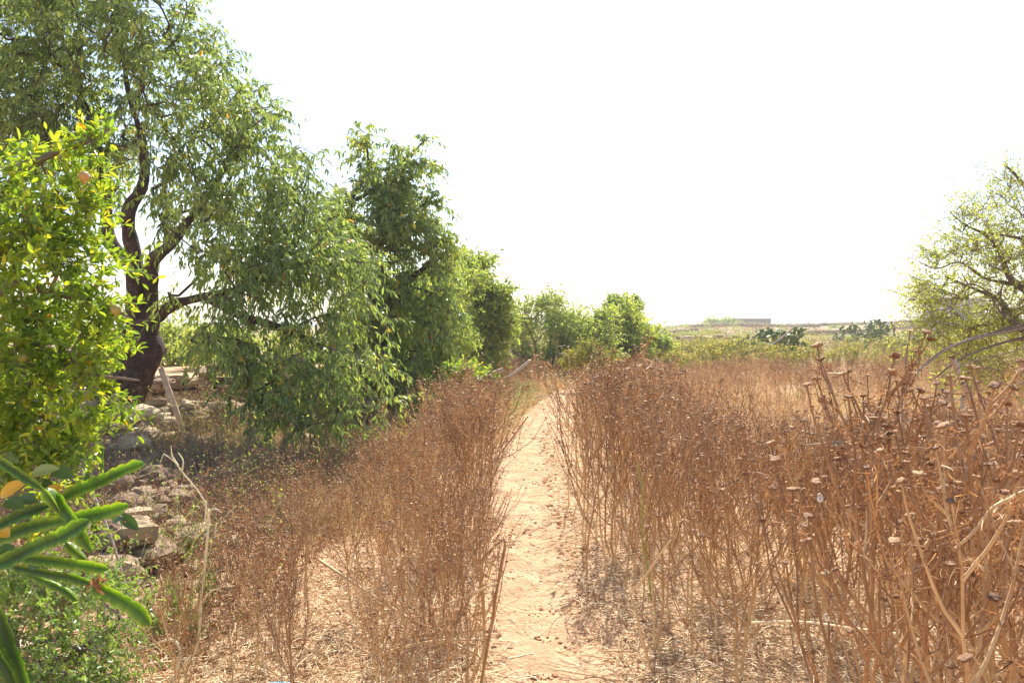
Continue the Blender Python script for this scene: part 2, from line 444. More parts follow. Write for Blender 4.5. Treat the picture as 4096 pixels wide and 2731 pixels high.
one_rock(82, 408, 9.2, (.5, .45, .42), 'squarish pale boulder left of the almond trunk foot', tint=.75)
one_rock(118, 430, 8.9, (.55, .4, .4), 'brown grey boulder against the foot of the big almond trunk', tint=.5)
one_rock(136, 425, 9.4, (.5, .4, .34), 'flat tan boulder just right of the big almond trunk', tint=.7)
one_rock(150, 560, 4.6, (.42, .36, .30), 'large grey lichened boulder behind the cactus tips', tint=.55)
one_rock(118, 545, 4.5, (.34, .3, .36), 'tall grey boulder half hidden behind the cactus stems', tint=.45)
one_rock(60, 590, 3.6, (.3, .25, .22), 'dark brown stone in the shade under the cactus', tint=.2)
one_rock(88, 470, 6.4, (.5, .4, .35), 'pink grey boulder above the topmost cactus tip', tint=.6)
one_rock(60, 440, 7.2, (.6, .5, .45), 'large shaded boulder under the pomegranate branches', tint=.45)
one_rock(165, 560, 5.2, (.26, .22, .16), 'small pale flat stone among the dead leaves', tint=.9)
one_rock(160, 600, 4.4, (.16, .14, .07), 'thin whitish stone by the bright green weeds', tint=1)
one_rock(118, 480, 5.9, (.38, .3, .25), 'brown stone beside the thin grey cane', tint=.5)
one_rock(205, 440, 8.6, (.5, .4, .3), 'rounded boulder below the leaning plank', tint=.6)
one_rock(232, 408, 9.6, (.55, .4, .36), 'large grey slab against the terrace wall under hanging leaves', tint=.65)

a = Acc()
g = np.random.default_rng(3)
for i in range(520):
    x = g.uniform(-6.5, -1.55); y = g.uniform(3.2, 10.6)
    if x < -.62 * y - 1: continue
    s = g.choice([.05, .08, .12, .2], p=[.4, .3, .2, .1]) * g.uniform(.8, 1.3)
    if y < 5 and x > -2.0 and s > .1: continue
    v, q = rock((s * 1.2, s, s * .75), 2 if s < .1 else 3, .4, .2, g)
    a.add(v + np.array([x, y, float(height(x, y)) + s * .15]), q, tint=g.uniform(.15, .95))
tag(a.obj('rubble', M['stone'], smooth=False), 'scattered brown and pale rubble stones on the bank left of the path', 'rubble', kind='stuff')

# ------------------------------------------------------------------ straw, clods
def straw_xy(n, g):
    y = 2.6 + g.random(n) ** 1.35 * 10.5
    y = np.clip(y, 1.5, 14)
    x = g.uniform(-.9, .75, n) * y
    pd = np.abs(x - path_x(y))
    keep = (pd > .10 + .24 * g.random(n) ** .7) | (g.random(n) < .04)
    keep &= ~((x < -1.75 - .1 * y) & (g.random(n) < .8))
    return x[keep], y[keep]
g = np.random.default_rng(5)
x, y = straw_xy(105000, g)
n = len(x)
L = g.gamma(2.0, .030, n) + .02; lg = g.random(n) < .012; L = np.where(lg, g.uniform(.18, .5, n), L)
th = g.uniform(0, 2 * math.pi, n); el = g.normal(0, .18, n)
P0 = np.stack([x, y, height(x, y) + g.uniform(.002, .035, n)], -1)
D = np.stack([np.cos(th) * np.cos(el), np.sin(th) * np.cos(el), np.sin(el)], -1)
P = P0[:, None] + D[:, None] * (L[:, None, None] * np.array([0, .5, 1])[None, :, None])
P[:, 1, :2] += g.normal(0, .004, (n, 2)); P[:, 1, 2] += .004
rad = g.uniform(.0009, .0030, n); P[:, 2, 2] = np.maximum(P[:, 2, 2], height(P[:, 2, 0], P[:, 2, 1]) + .004); P[:, 0, 2] += .002
a = Acc(); v, q = tubes(P, rad[:, None] * np.array([1, 1, .8]), 3)
a.add(v, q, tint=np.repeat(g.beta(2.0, 1.3, n), 9))
tag(a.obj('straw_litter', M['straw']), 'pale broken straw and stalk litter covering the soil', 'straw', kind='stuff')

g = np.random.default_rng(6)
n = 8200
y = g.uniform(2.6, 13, n); x = g.uniform(-.5, .7, n) * y
on = np.abs(x - path_x(y)) < .3
keep = (~on) | (g.random(n) < .9); x, y, on = x[keep], y[keep], on[keep]
n = len(x)
xe = path_x(y) + g.normal(0, .22, n); sel = g.random(n) < .55; x = np.where(sel, xe, x)
a = Acc(); V0, Q0 = CS[2]
s = g.gamma(2, .0028, n) + .002
s = np.where(np.abs(x - path_x(y)) < .2, s * .6, s)
sp = nrm(V0)
vv = sp[None] * (1 + g.normal(0, .12, (n, 1, 1))) * s[:, None, None] * np.stack([g.uniform(.8, 1.4, n), g.uniform(.8, 1.4, n), g.uniform(.5, .9, n)], -1)[:, None]
vv = vv + np.stack([x, y, height(x, y) + s * .3 + .003], -1)[:, None]
qq = Q0[None] + (np.arange(n) * len(V0))[:, None, None]
a.add(vv.reshape(-1, 3), qq.reshape(-1, 4), tint=np.repeat(g.beta(1.6, 2, n), len(V0)))
tag(a.obj('soil_clods', M['clod'], smooth=False), 'small reddish clods and pebbles on the soil', 'soil clods', kind='stuff')

# ------------------------------------------------------------------ dried daisies
HEADS = {}
def head_tmpl(k, near, seed=0):
    g = np.random.default_rng(seed)
    prof = [(.16, -.62), (.42, -.42), (.95, -.22), (1.04, .02), (.9, .34), (.5, .22), (.0, .28)] if near else [(.18, -.5), (1., -.15), (.85, .2), (.0, .15)]
    vs = []
    for ri, (r, z) in enumerate(prof):
        for j in range(k):
            an = 2 * math.pi * j / k
            rr = r * (1 + (g.normal() * .2 if ri in (2, 3, 4) else 0)); zz = z + (g.normal() * .15 if near and ri in (2, 3, 4, 5) else 0)
            vs.append((rr * math.cos(an), rr * math.sin(an), zz))
    q = []
    for ri in range(len(prof) - 1):
        for j in range(k):
            q.append((ri * k + j, ri * k + (j + 1) % k, (ri + 1) * k + (j + 1) % k, (ri + 1) * k + j))
    v = np.array(vs)
    tt = np.concatenate([np.full(k, .3), np.full(k, .12)] + [np.full(k, .45)] * (len(prof) - 3) + [np.full(k, .3)])  # lit top and shaded underside of the head put into its tint
    return v, np.array(q), tt
HT = {0: [head_tmpl(13, True, s) for s in range(4)], 1: [head_tmpl(6, False, 1)], 2: [head_tmpl(4, False, 2)]}

def frame(Z, g):
    Z = nrm(Z); A = rnd(len(Z), g); X = nrm(np.cross(Z, A)); Y = np.cross(Z, X)
    return X, Y, Z

def daisy(seed, H=1.15, nb=9, lod=0, fl=260, thick=1.0, bare=.35, spread=1.0):
    """dried branching daisy: dict of stem arrays, heads (pos, dir, r), fluff arrays"""
    g = np.random.default_rng(seed)
    Mn = {0: 10, 1: 5, 2: 3}[lod]; Mb = {0: 7, 1: 4, 2: 3}[lod]; k = {0: 6, 1: 3, 2: 3}[lod]
    t = np.linspace(0, 1, Mn)
    lean = g.normal(0, .07, 2) * H
    wob = np.cumsum(g.normal(0, .012, (Mn, 2)), 0) * (6 / Mn) * H
    main = np.stack([lean[0] * t ** 1.4 + wob[:, 0], lean[1] * t ** 1.4 + wob[:, 1], t * H * .93], -1)
    main[0, :2] = 0
    r0 = .0062 * thick * g.uniform(.85, 1.25)
    S = Acc()
    def put(P, Rr, tn):
        v, q = tubes(P, Rr, k)
        S.add(v, q, tint=tn)
    put(main[None], (r0 * (1 - .72 * t))[None], np.repeat(np.interp(t, [0, .35, 1], [.92, .68, .38]), k))
    # branches
    tb = np.sort(g.uniform(bare, .97, nb)) if lod else np.sort(np.clip(np.linspace(bare * .8, .97, nb) + g.normal(0, .03, nb), .15, .98))
    az = np.arange(nb) * 2.4 + g.uniform(0, 6) + g.normal(0, .4, nb)
    st = np.stack([np.interp(tb, t, main[:, i]) for i in range(3)], -1)
    Lb = H * (np.clip(1.05 - tb, .1, 1) * .62 + .06) * g.uniform(.75, 1.2, nb)
    a0 = g.uniform(.55, .95, nb) * spread; a1 = a0 * g.uniform(.0, .5, nb)
    u = np.linspace(0, 1, Mb)
    def arc(st, az, Lb, a0, a1):
        n_ = len(st)
        ang = a0[:, None] + (a1 - a0)[:, None] * u[None]
        d = np.stack([np.sin(ang) * np.cos(az)[:, None], np.sin(ang) * np.sin(az)[:, None], np.cos(ang)], -1)
        d = d + g.normal(0, .07, d.shape)
        stp = d * (Lb / (Mb - 1))[:, None, None]
        P = st[:, None] + np.concatenate([np.zeros((n_, 1, 3)), np.cumsum(stp[:, :-1], 1)], 1)
        return P, d[:, -1]
    PB, dB = arc(st, az, Lb, a0, a1)
    put(PB, (r0 * .52 * np.ones(nb))[:, None] * (1 - .55 * u)[None], np.tile(np.repeat(np.interp(u, [0, 1], [.62, .36]), k), nb) + 0)
    ends = [PB[:, -1], main[-1:]]; dirs = [dB, nrm(main[-1:] - main[-2:-1])]
    allP = [PB]
    ns = {0: 2, 1: 1, 2: 0}[lod]
    if ns:
        rep = np.repeat(np.arange(nb), ns)
        rep = rep[g.random(len(rep)) < .85]
        ts = g.uniform(.3, .85, len(rep))
        idx = np.clip((ts * (Mb - 1)).astype(int), 0, Mb - 2); fr = ts * (Mb - 1) - idx
        s2 = PB[rep, idx] * (1 - fr[:, None]) + PB[rep, idx + 1] * fr[:, None]
        az2 = az[rep] + g.choice([-1, 1], len(rep)) * g.uniform(.5, 1.3, len(rep))
        L2 = Lb[rep] * g.uniform(.3, .65, len(rep)) + .03
        P2, d2 = arc(s2, az2, L2, g.uniform(.4, .9, len(rep)), g.uniform(.05, .45, len(rep)))
        put(P2, (r0 * .3 * np.ones(len(rep)))[:, None] * (1 - .4 * u)[None], np.tile(np.repeat(np.interp(u, [0, 1], [.5, .32]), k), len(rep)))
        ends.append(P2[:, -1]); dirs.append(d2); allP.append(P2)
    ends = np.concatenate(ends); dirs = nrm(nrm(np.concatenate(dirs)) + np.array([0, 0, .5]) + g.normal(0, .34, (len(ends), 3)))
    hr = g.uniform(.0062, .0108, len(ends)) * (1 if lod == 0 else 1.1 if lod == 1 else 1.35)
    # thread leaves
    Fa = Acc()
    if fl:
        pts = [main[(t > bare * .7)]] + [p.reshape(-1, 3) for p in allP]
        segA = [main[int(Mn * bare * .8):-1]] + [p[:, :-1].reshape(-1, 3) for p in allP]
        segB = [main[int(Mn * bare * .8) + 1:]] + [p[:, 1:].reshape(-1, 3) for p in allP]
        A = np.concatenate(segA); B = np.concatenate(segB)
        ii = g.integers(0, len(A), fl); ff = g.random(fl)[:, None]
        O = A[ii] * (1 - ff) + B[ii] * ff
        ii = ii[np.clip((g.random(fl) * fl * .35).astype(int), 0, fl - 1)]; cs = g.integers(0, len(A), 14); ii = np.where(g.random(fl) < .32, cs[g.integers(0, 14, fl)], ii); O = A[ii] * (1 - ff) + B[ii] * ff + g.normal(0, .008, (fl, 3))
        D = nrm(rnd(fl, g) + np.array([0, 0, -.25]))
        Lf = g.uniform(.009, .028, fl) * (1 if lod == 0 else 1.5 if lod == 1 else 2.6)
        wf = (.0009 if lod == 0 else .0024 if lod == 1 else .005)
        Sd = nrm(np.cross(D, rnd(fl, g)))
        bend = rnd(fl, g) * .75
        p0 = O; p1 = O + D * Lf[:, None] * .5 + bend * Lf[:, None] * .35; p2 = O + D * Lf[:, None] * .9 + bend * Lf[:, None]
        W = Sd * wf
        vv = np.stack([p0 - W, p0 + W, p1 - W, p1 + W, p2 - W * .4, p2 + W * .4], 1)
        b = (np.arange(fl) * 6)[:, None]
        q = np.concatenate([b + np.array([[0, 1, 3, 2]]), b + np.array([[2, 3, 5, 4]])], 0)
        Fa.add(vv.reshape(-1, 3), q, tint=np.repeat(g.beta(1.7, 2.3, fl), 6))
    return dict(S=S, F=Fa, ends=ends, dirs=dirs, hr=hr, main=main, g=g)

def heads_arrays(d, lod):
    g = d['g']; tm = HT[lod]
    A = Acc()
    X, Y, Z = frame(d['dirs'], g)
    for i in range(len(X)):
        v, q, tt = tm[i % len(tm)]
        r = d['hr'][i]
        vv = d['ends'][i] + r * (v[:, :1] * X[i] + v[:, 1:2] * Y[i] + v[:, 2:3] * .85 * Z[i]) + Z[i] * r * .35
        A.add(vv, q, tint=tt + g.normal(0, .18))
    return A

def joined(d, lod):
    A = Acc()
    for src, m in ((d['S'], 0), (heads_arrays(d, lod), 1), (d['F'], 2)):
        if src.n:
            V, Q, T, _, _, C = src.arrays()
            A.add(V, Q, T, mat=m, tint=C)
    return A
DM = [M['stem'], M['head'], M['fluff']]

# positions of every dried daisy ------------------------------------------------
def hfield(x, y):
    """plant height over the field"""
    bl_ = np.interp(y, [1.2, 3, 5, 7, 10, 14, 24], [1.2, 1.17, 1.2, 1.12, .84, .66, .66])
    br_ = np.interp(y, [1.2, 3, 3.8, 5, 8, 12, 24], [1.22, 1.15, 1.02, .84, .66, .58, .68])
    wr_ = sm((x / np.maximum(y, 1) - .16) / .14)
    b = bl_ * (1 - wr_) + br_ * wr_
    left = x < path_x(y)
    b = np.where(left, np.interp(y, [2, 3.2, 4.2, 5, 7, 10, 14, 20], [.60, .62, .74, .92, 1.06, .92, .5, .7]), b)
    b = np.where(left & (y > 4.5) & (y < 11), b * (1 - .42 * sm((path_x(y) - x - .72) / .3)), b)
    b = np.where(left & (x < -1.0) & (y < 5.6), b * .92, b)
    # thinner gap in the middle of the field
    gap = np.exp(-(((x - .42 * y) / (.09 * y + .4)) ** 2)) * sm((y - 8) / 2) * sm((17 - y) / 3)
    return b * (1 - .35 * gap) * (.84 + .32 * vnoise(x, y, .8, 31))

g = np.random.default_rng(21)
cand = []
N0 = 26000
y = 1.25 + (g.random(N0) ** .62) * 23.5
x = g.uniform(-.62, .82, N0) * y + g.uniform(-.5, .8, N0)
px = path_x(y)
dens = np.interp(y, [1.2, 3, 6, 10, 16, 24.7], [.42, .32, .30, .28, .27, .38])
ok = np.zeros(N0, bool)
rt = (x > px + .38 + .08 * np.sin(y * 2.3) + .06 * sm((5 - y) / 1.5)) & (y > 3.05)
rt &= ~((y > 7) & (y < 20) & (x / y < .080))
rt |= (x > .50 * y + .02) & (y <= 3.3) & (y > 1.45)
lim = np.interp(y, [2, 3, 4, 5, 6, 8, 10, 12], [-1.05, -1.35, -1.5, -1.3, -1.15, -.95, -.85, -.7])
lf = (x < px - .27) & (x > lim) & (y > 2.7) & (y < 10.5)
lf2 = (x < px - .4) & (x > -.4 + (y - 12) * .02) & (y > 14) & (y < 23)
gp = np.exp(-(((x - .42 * y) / (.09 * y + .4)) ** 2)) * sm((y - 8) / 2) * sm((17 - y) / 3)
ok = (rt & (g.random(N0) < dens * (1 - .45 * gp) * (.55 + .9 * vnoise(x, y, .5, 77))))
ok |= lf & (g.random(N0) < dens * np.interp(x - (px - .27), [-1.1, -.75, -.6, 0], [.62, .8, 1.1, 1.3]))
ok |= lf2 & (g.random(N0) < dens * .8)
px_, = (px[ok],); PX, PY = x[ok], y[ok]
o = np.argsort(PY)
PX, PY = PX[o], PY[o]
vis = (PX / PY < .70) & (PX / PY > -.66)
hv = hfield(PX, PY)
print('daisies', len(PX), 'visible', vis.sum(), 'within 6m', (PY < 6).sum())
idx_vis = np.where(vis)[0]
N_IND = 290; LEANL = .17
ind = idx_vis[:N_IND]; rest = np.setdiff1d(np.arange(len(PX)), ind)

GR = 'dried daisy plants right of the path'
GL = 'dried daisy plants left of the path'
def spec(x, y):
    """label and group by where a plant stands"""
    dx = x - path_x(y)
    if dx > 0:
        if dx < .85 and y < 6.5:
            return ('dried brown daisy plant standing along the right hand edge of the dirt path', 'dried daisy plants edging the path on the right')
        if y < 3.9:
            return ('dried brown daisy plant in the thick nearest stand filling the lower right corner', 'dried daisy plants in the lower right corner')
        return ('dried brown daisy plant in the dense middle of the right hand field', GR)
    if dx > -.75:
        return ('dried brown daisy plant standing along the left hand edge of the dirt path', 'dried daisy plants edging the path on the left')
    if y < 5.2:
        return ('low leaning dried daisy plant in the tangle of the left foreground', 'low dried daisy plants in the left foreground')
    return ('dried brown daisy plant in front of the hanging almond branches left of the path', GL)

# prototypes (with parts) for the nearest plants
PROTO = []
head_me = []
for s in range(4):
    v, q, tt = HT[0][s]
    aa = Acc(); aa.add(v * np.array([1, 1, .85]) + np.array([0, 0, .35]), q, tint=tt + (s - 1.5) * .14)
    head_me.append(aa.mesh('flower_head', M['head']))
for s in range(9):
    d = daisy(100 + s, 1.15, nb=9 + s % 4, lod=0, fl=1150, thick=1.1 + .15 * (s % 3), bare=.28, spread=[1, 1.25, .8][s % 3])
    PROTO.append((d['S'].mesh('stem', M['stem']), d['F'].mesh('dry_leaves', M['fluff']), d))
PJ = []
for s in range(10):
    d = daisy(200 + s, 1.15, nb=8 + s % 4, lod=0, fl=520, bare=.3, spread=[1, 1.3, .8][s % 3])
    PJ.append(joined(d, 1).mesh('dried_daisy', DM))

def place_parts(i, x, y, H, rz, label, group, pr=None, lean=(0, 0)):
    st, fm, d = PROTO[(pr if pr is not None else i) % len(PROTO)]
    t = empty('dried_daisy', (x, y, float(height(x, y)) - .01), label, 'dry plant', group)
    sc_ = H / 1.15
    t.scale = (sc_,) * 3; t.rotation_euler = (lean[0], lean[1], rz)
    for nm, me in (('stem', st), ('dry_leaves', fm)):
        o = bpy.data.objects.new(nm, me); COL.objects.link(o); o.parent = t
    gg = np.random.default_rng(1000 + i)
    X, Y, Z = frame(d['dirs'], gg)
    for j in range(len(X)):
        o = bpy.data.objects.new('flower_head', head_me[j % 4]); COL.objects.link(o); o.parent = t
        r = float(d['hr'][j])
        mt = Matrix(((*(X[j] * r),), (*(Y[j] * r),), (*(Z[j] * r),))).transposed().to_4x4()
        mt.translation = Vector(d['ends'][j])
        o.matrix_local = mt
    return t

# the tall plants close to the camera on the right, each told apart
HERO = [(922, 1.78, 1.46, 0, 'tallest dried daisy in the right foreground, its heads rising above the hill line'),
        (1002, 1.5, 1.34, 1, 'very close dried daisy at the right edge with widely spread flat brown heads'),
        (862, 2.15, 1.27, 2, 'dried daisy leaning left of the tallest plant in the right foreground'),
        (968, 2.2, 1.40, 3, 'dried daisy with a big ragged head standing before the fallen grey branches'),
        (905, 2.5, 1.30, 4, None), (1000, 2.7, 1.36, 5, None), (945, 1.62, 1.28, 7, None), (1050, 1.9, 1.40, 8, None)]
for i, (p_, d_, H_, pr_, lb) in enumerate(HERO):
    place_parts(500 + i, (p_ - 512) / F * d_, d_, H_, 1.3 * i + .4, lb or spec(1.5, 2)[0], None if lb else spec(1.5, 2)[1], pr_, (random.gauss(0, .05), random.gauss(0, .05)))

for n_, i in enumerate(ind):
    x, y, H = PX[i], PY[i], hv[i]
    lb, gr = spec(x, y)
    rz = random.uniform(0, 6.28); lk = .2 if (x < path_x(y) - .6 and y < 5.4) else .06
    ln = (random.gauss(0, lk), random.gauss(0, lk))
    H = H * random.uniform(.82, 1.12)
    if n_ < 62:
        place_parts(n_, x, y, H, rz, lb, gr, None, ln)
    else:
        o = bpy.data.objects.new('dried_daisy', PJ[n_ % len(PJ)]); COL.objects.link(o)
        o.location = (x, y, float(height(x, y)) - .01); o.scale = (H / 1.15,) * 3
        o.rotation_euler = (*ln, rz)
        tag(o, lb, 'dry plant', gr)

# the rest of the field: one stuff object of real geometry, coarser with distance
mid = [joined(daisy(300 + s, 1., nb=8, lod=1, fl=120, bare=.35, spread=[1, 1.25, .8][s % 3]), 1).arrays() for s in range(7)]
low = [joined(daisy(400 + s, 1., nb=6, lod=2, fl=34, bare=.3, thick=1.5), 2).arrays() for s in range(6)]
def stamp(A, src, x, y, H, g, z=None, hs=1.0, lean=.08):
    V, Q, T, MQ, MT, C = src
    rz = g.uniform(0, 6.28); c, s = math.cos(rz), math.sin(rz)
    v = V * H
    v = np.stack([v[:, 0] * c - v[:, 1] * s, v[:, 0] * s + v[:, 1] * c, v[:, 2]], -1)
    v[:, :2] += v[:, 2:3] * g.normal(0, lean, 2)
    v += np.array([x, y, (float(height(x, y)) if z is None else z) - .01])
    A.V.append(v); A.C.append(C + g.normal(.03, .17))
    A.Q.append(Q + A.n); A.MQ.append(MQ)
    if len(T): A.T.append(T + A.n); A.MT.append(MT)
    A.n += len(v)
A = Acc(); g = np.random.default_rng(9)
for i in rest:
    x, y = PX[i], PY[i]
    lo = y > 10.5
    src = (low if lo else mid)[g.integers(0, 6)]
    stamp(A, src, x, y, hv[i] * g.uniform(.8, 1.15), g)
tag(A.obj('dried_daisy_field', DM), 'brown mass of dried daisy plants filling the field behind the nearest ones', 'dry plants', kind='stuff')

# ------------------------------------------------------------------ trees
def grow(trunks, targets, step, g, rtip=.003, expo=2.25, up=.1):
    """skeleton: trunk polylines [(pts, radii)], every target joined to its nearest node by a curved limb"""
    nodes, par, base_r = [], [], []
    for pts, rad, attach in trunks:
        pts = np.asarray(pts, float)
        prev = -1
        if attach is not None and nodes:
            prev = int(np.argmin(np.linalg.norm(np.array(nodes) - pts[0], axis=1)))
        for k in range(len(pts)):
            if prev >= 0 and k == 0:
                continue
            nodes.append(pts[k]); par.append(prev); base_r.append(rad[k]); prev = len(nodes) - 1
    chains = []
    cap = len(nodes) + len(targets) * 12
    NP = np.zeros((cap, 3)); NP[:len(nodes)] = nodes; nn = len(nodes)
    par = par + [0] * (cap - nn); base_r = base_r + [0] * (cap - nn)
    root = NP[0]
    order = np.argsort(np.linalg.norm(targets - np.mean(NP[:nn], 0), axis=1))
    for ti in order:
        T = targets[ti]
        dd = NP[:nn] - T
        dist = np.sqrt((dd ** 2).sum(1))
        pen = dist + .35 * np.clip(NP[:nn, 2] - T[2], 0, 9)
        k = int(np.argmin(pen)); L = dist[k]
        ns = int(np.clip(math.ceil(L / step), 1, 10))
        pd = NP[k] - NP[par[k]] if par[k] >= 0 else np.array([0, 0, 1.])
        ctrl = NP[k] * .5 + T * .5 + nrm(pd) * L * .22 + np.array([0, 0, up * L]) + g.normal(0, .06 * L, 3)
        ids = [k]; prev = k
        for s in range(1, ns + 1):
            u = s / ns
            p = NP[k] * (1 - u) ** 2 + ctrl * 2 * u * (1 - u) + T * u * u
            NP[nn] = p; par[nn] = prev; prev = nn; ids.append(nn); nn += 1
        chains.append(ids)
    acc = np.zeros(nn)
    kids = np.zeros(nn)
    for i in range(nn):
        if par[i] >= 0: kids[par[i]] += 1
    for i in range(nn - 1, -1, -1):
        if kids[i] == 0 or acc[i] == 0: acc[i] += rtip ** expo
        if par[i] >= 0 and par[i] != i: acc[par[i]] += acc[i]
    rr = acc ** (1 / expo)
    rr = np.maximum(rr, np.array(base_r[:nn]))
    return NP[:nn], par, rr, chains

def resample(P, Rr, m):
    P = np.asarray(P); Rr = np.asarray(Rr)
    s = np.concatenate([[0], np.cumsum(np.linalg.norm(np.diff(P, axis=0), axis=1))])
    if s[-1] < 1e-6: s = np.linspace(0, 1, len(P))
    u = np.linspace(0, s[-1], m)
    return np.stack([np.interp(u, s, P[:, i]) for i in range(3)], -1), np.interp(u, s, Rr)

def smooth_line(P, m):
    P = np.asarray(P, float); n_ = len(P)
    out_ = []
    t = np.linspace(0, n_ - 1, m)
    for x in t:
        i = min(int(x), n_ - 2); f = x - i
        p0, p1, p2, p3 = P[max(i - 1, 0)], P[i], P[i + 1], P[min(i + 2, n_ - 1)]
        out_.append(.5 * ((2 * p1) + (-p0 + p2) * f + (2 * p0 - 5 * p1 + 4 * p2 - p3) * f * f + (-p0 + 3 * p1 - 3 * p2 + p3) * f ** 3))
    return np.array(out_)

def blob_points(blobs, n, g, shell=2.2):
    """blobs: (px, py, depth, rx_px, ry_px, rdepth_m)"""
    vol = np.array([b[3] * b[4] * b[5] * b[2] ** 2 for b in blobs]) ** .8
    w_ = vol / vol.sum()
    ch = g.choice(len(blobs), n, p=w_)
    B = np.array(blobs, float)[ch]
    dr = rnd(n, g) * (g.random(n) ** (1 / shell))[:, None]
    C = np.array([at(b[0], b[1], b[2]) for b in blobs])[ch]
    off = np.stack([dr[:, 0] * B[:, 3] / F * B[:, 2], dr[:, 1] * B[:, 5], dr[:, 2] * B[:, 4] / F * B[:, 2]], -1)
    return C + off

def tree(name, label, cat, base, trunks, blobs, ntar, ntwig, nleaf, leafL, leafW, leafmat, barkmat, seed,
         twigL=(.18, .42), droop=.5, out_dir=None, step=.25, rtip=.003, group=None, near=False, rosette=False,
         tint=(.45, .2), kt=7, minz=.1, ldroop=.8, twig_r=.0022, extra=None, clumpvar=.13, barkt=.5, loc_parent=None):
    g = np.random.default_rng(seed)
    t = empty(name, base, label, cat, group)
    TG = blob_points(blobs, ntar, g)
    TG = TG[TG[:, 2] > height(TG[:, 0], TG[:, 1]) + minz]
    if extra is not None: TG = np.concatenate([TG, extra])
    NP, par, rr, chains = grow(trunks, TG, step, g, rtip)
    a = Acc()
    for pts, rad, _ in trunks:
        m = max(8, len(pts) * 4)
        P = smooth_line(pts, m); _, r2 = resample(np.asarray(pts, float), rad, m)
        # radius at least what the limbs need
        dn = np.array([rr[int(np.argmin(((NP - p) ** 2).sum(1)))] for p in P])
        r2 = np.maximum(r2, np.minimum(dn, r2 * 1.3))
        k = 12
        v, q = tubes(P[None], r2[None], k)
        nz = (vnoise(v[:, 0] * 3 + v[:, 1] * 2, v[:, 2] * 1.2, .25, 3) - .5)
        c = np.repeat(P, k, 0)
        v = c + (v - c) * (1 + .38 * nz)[:, None]
        a.add(v, q, tint=barkt)
    P_, R_ = [], []
    for ids in chains:
        P, r2 = resample(NP[ids], rr[ids], 7)
        r2[0] = min(r2[0], r2[1] * 1.25)
        P_.append(P); R_.append(r2)
    v, q = tubes(np.array(P_), np.array(R_), 5 if not near else 6)
    a.add(v, q, tint=barkt + .08)
    # twigs
    cen = TG.mean(0)
    rep = np.repeat(np.arange(len(TG)), ntwig)
    n_ = len(rep)
    endd = nrm(TG - cen)
    D = nrm(endd[rep] * .7 + rnd(n_, g) * .95 + np.array([0, 0, -.15 * droop]))
    Lt = g.uniform(*twigL, n_)
    u = np.linspace(0, 1, 4)
    # twigs leave the last part of the limb
    ids_last = np.array([ids[-1] for ids in chains]); ids_prev = np.array([ids[-2] for ids in chains])
    order = g.integers(0, len(chains), n_)
    order = np.concatenate([np.repeat(np.arange(len(chains)), ntwig)])[:n_]
    f = g.uniform(0, 1, n_)[:, None] ** .7
    S0 = NP[ids_prev[order]] * (1 - f) + NP[ids_last[order]] * f
    D = nrm(nrm(S0 - cen) * .6 + rnd(n_, g) * .95 + np.array([0, 0, .12]))
    PT = S0[:, None] + D[:, None] * (Lt[:, None, None] * u[None, :, None])
    PT[:, :, 2] -= (droop * Lt)[:, None] * (u ** 2)[None] * .8
    v, q = tubes(PT, (twig_r * (1 - .6 * u))[None], 3)
    a.add(v, q, tint=barkt + .28)
    a.obj('trunk', barkmat, t)
    # leaves
    rl = np.repeat(np.arange(n_), nleaf); m_ = len(rl)
    uu_ = g.uniform(.12, 1.02, m_)
    if rosette:
        uu_ = np.round(uu_ * 5) / 5 + g.normal(0, .015, m_)
    uu_ = np.clip(uu_, 0, 1)
    O = S0[rl] + D[rl] * (Lt[rl] * uu_)[:, None]
    O[:, 2] -= droop * Lt[rl] * uu_ ** 2 * .8
    LD = nrm(D[rl] * .55 + rnd(m_, g) * .8 + np.array([0, 0, -ldroop]))
    Nn = nrm(rnd(m_, g) * .8 + np.array([0, 0, .8]))
    s_ = g.uniform(.65, 1.2, m_)
    v, q, tr, nv = leaves(O, LD, Nn, leafL * s_, leafW * s_, near)
    clump = g.normal(0, clumpvar, len(chains))[order][rl]
    tn = g.normal(tint[0], tint[1], m_) + clump
    odd = g.random(m_) < .006
    tn = np.clip(tn, 0, .9); tn[odd] = 1
    b = Acc(); b.add(v, q, tr, tint=np.repeat(tn, nv))
    b.obj('crown', leafmat, t, smooth=False)
    return t

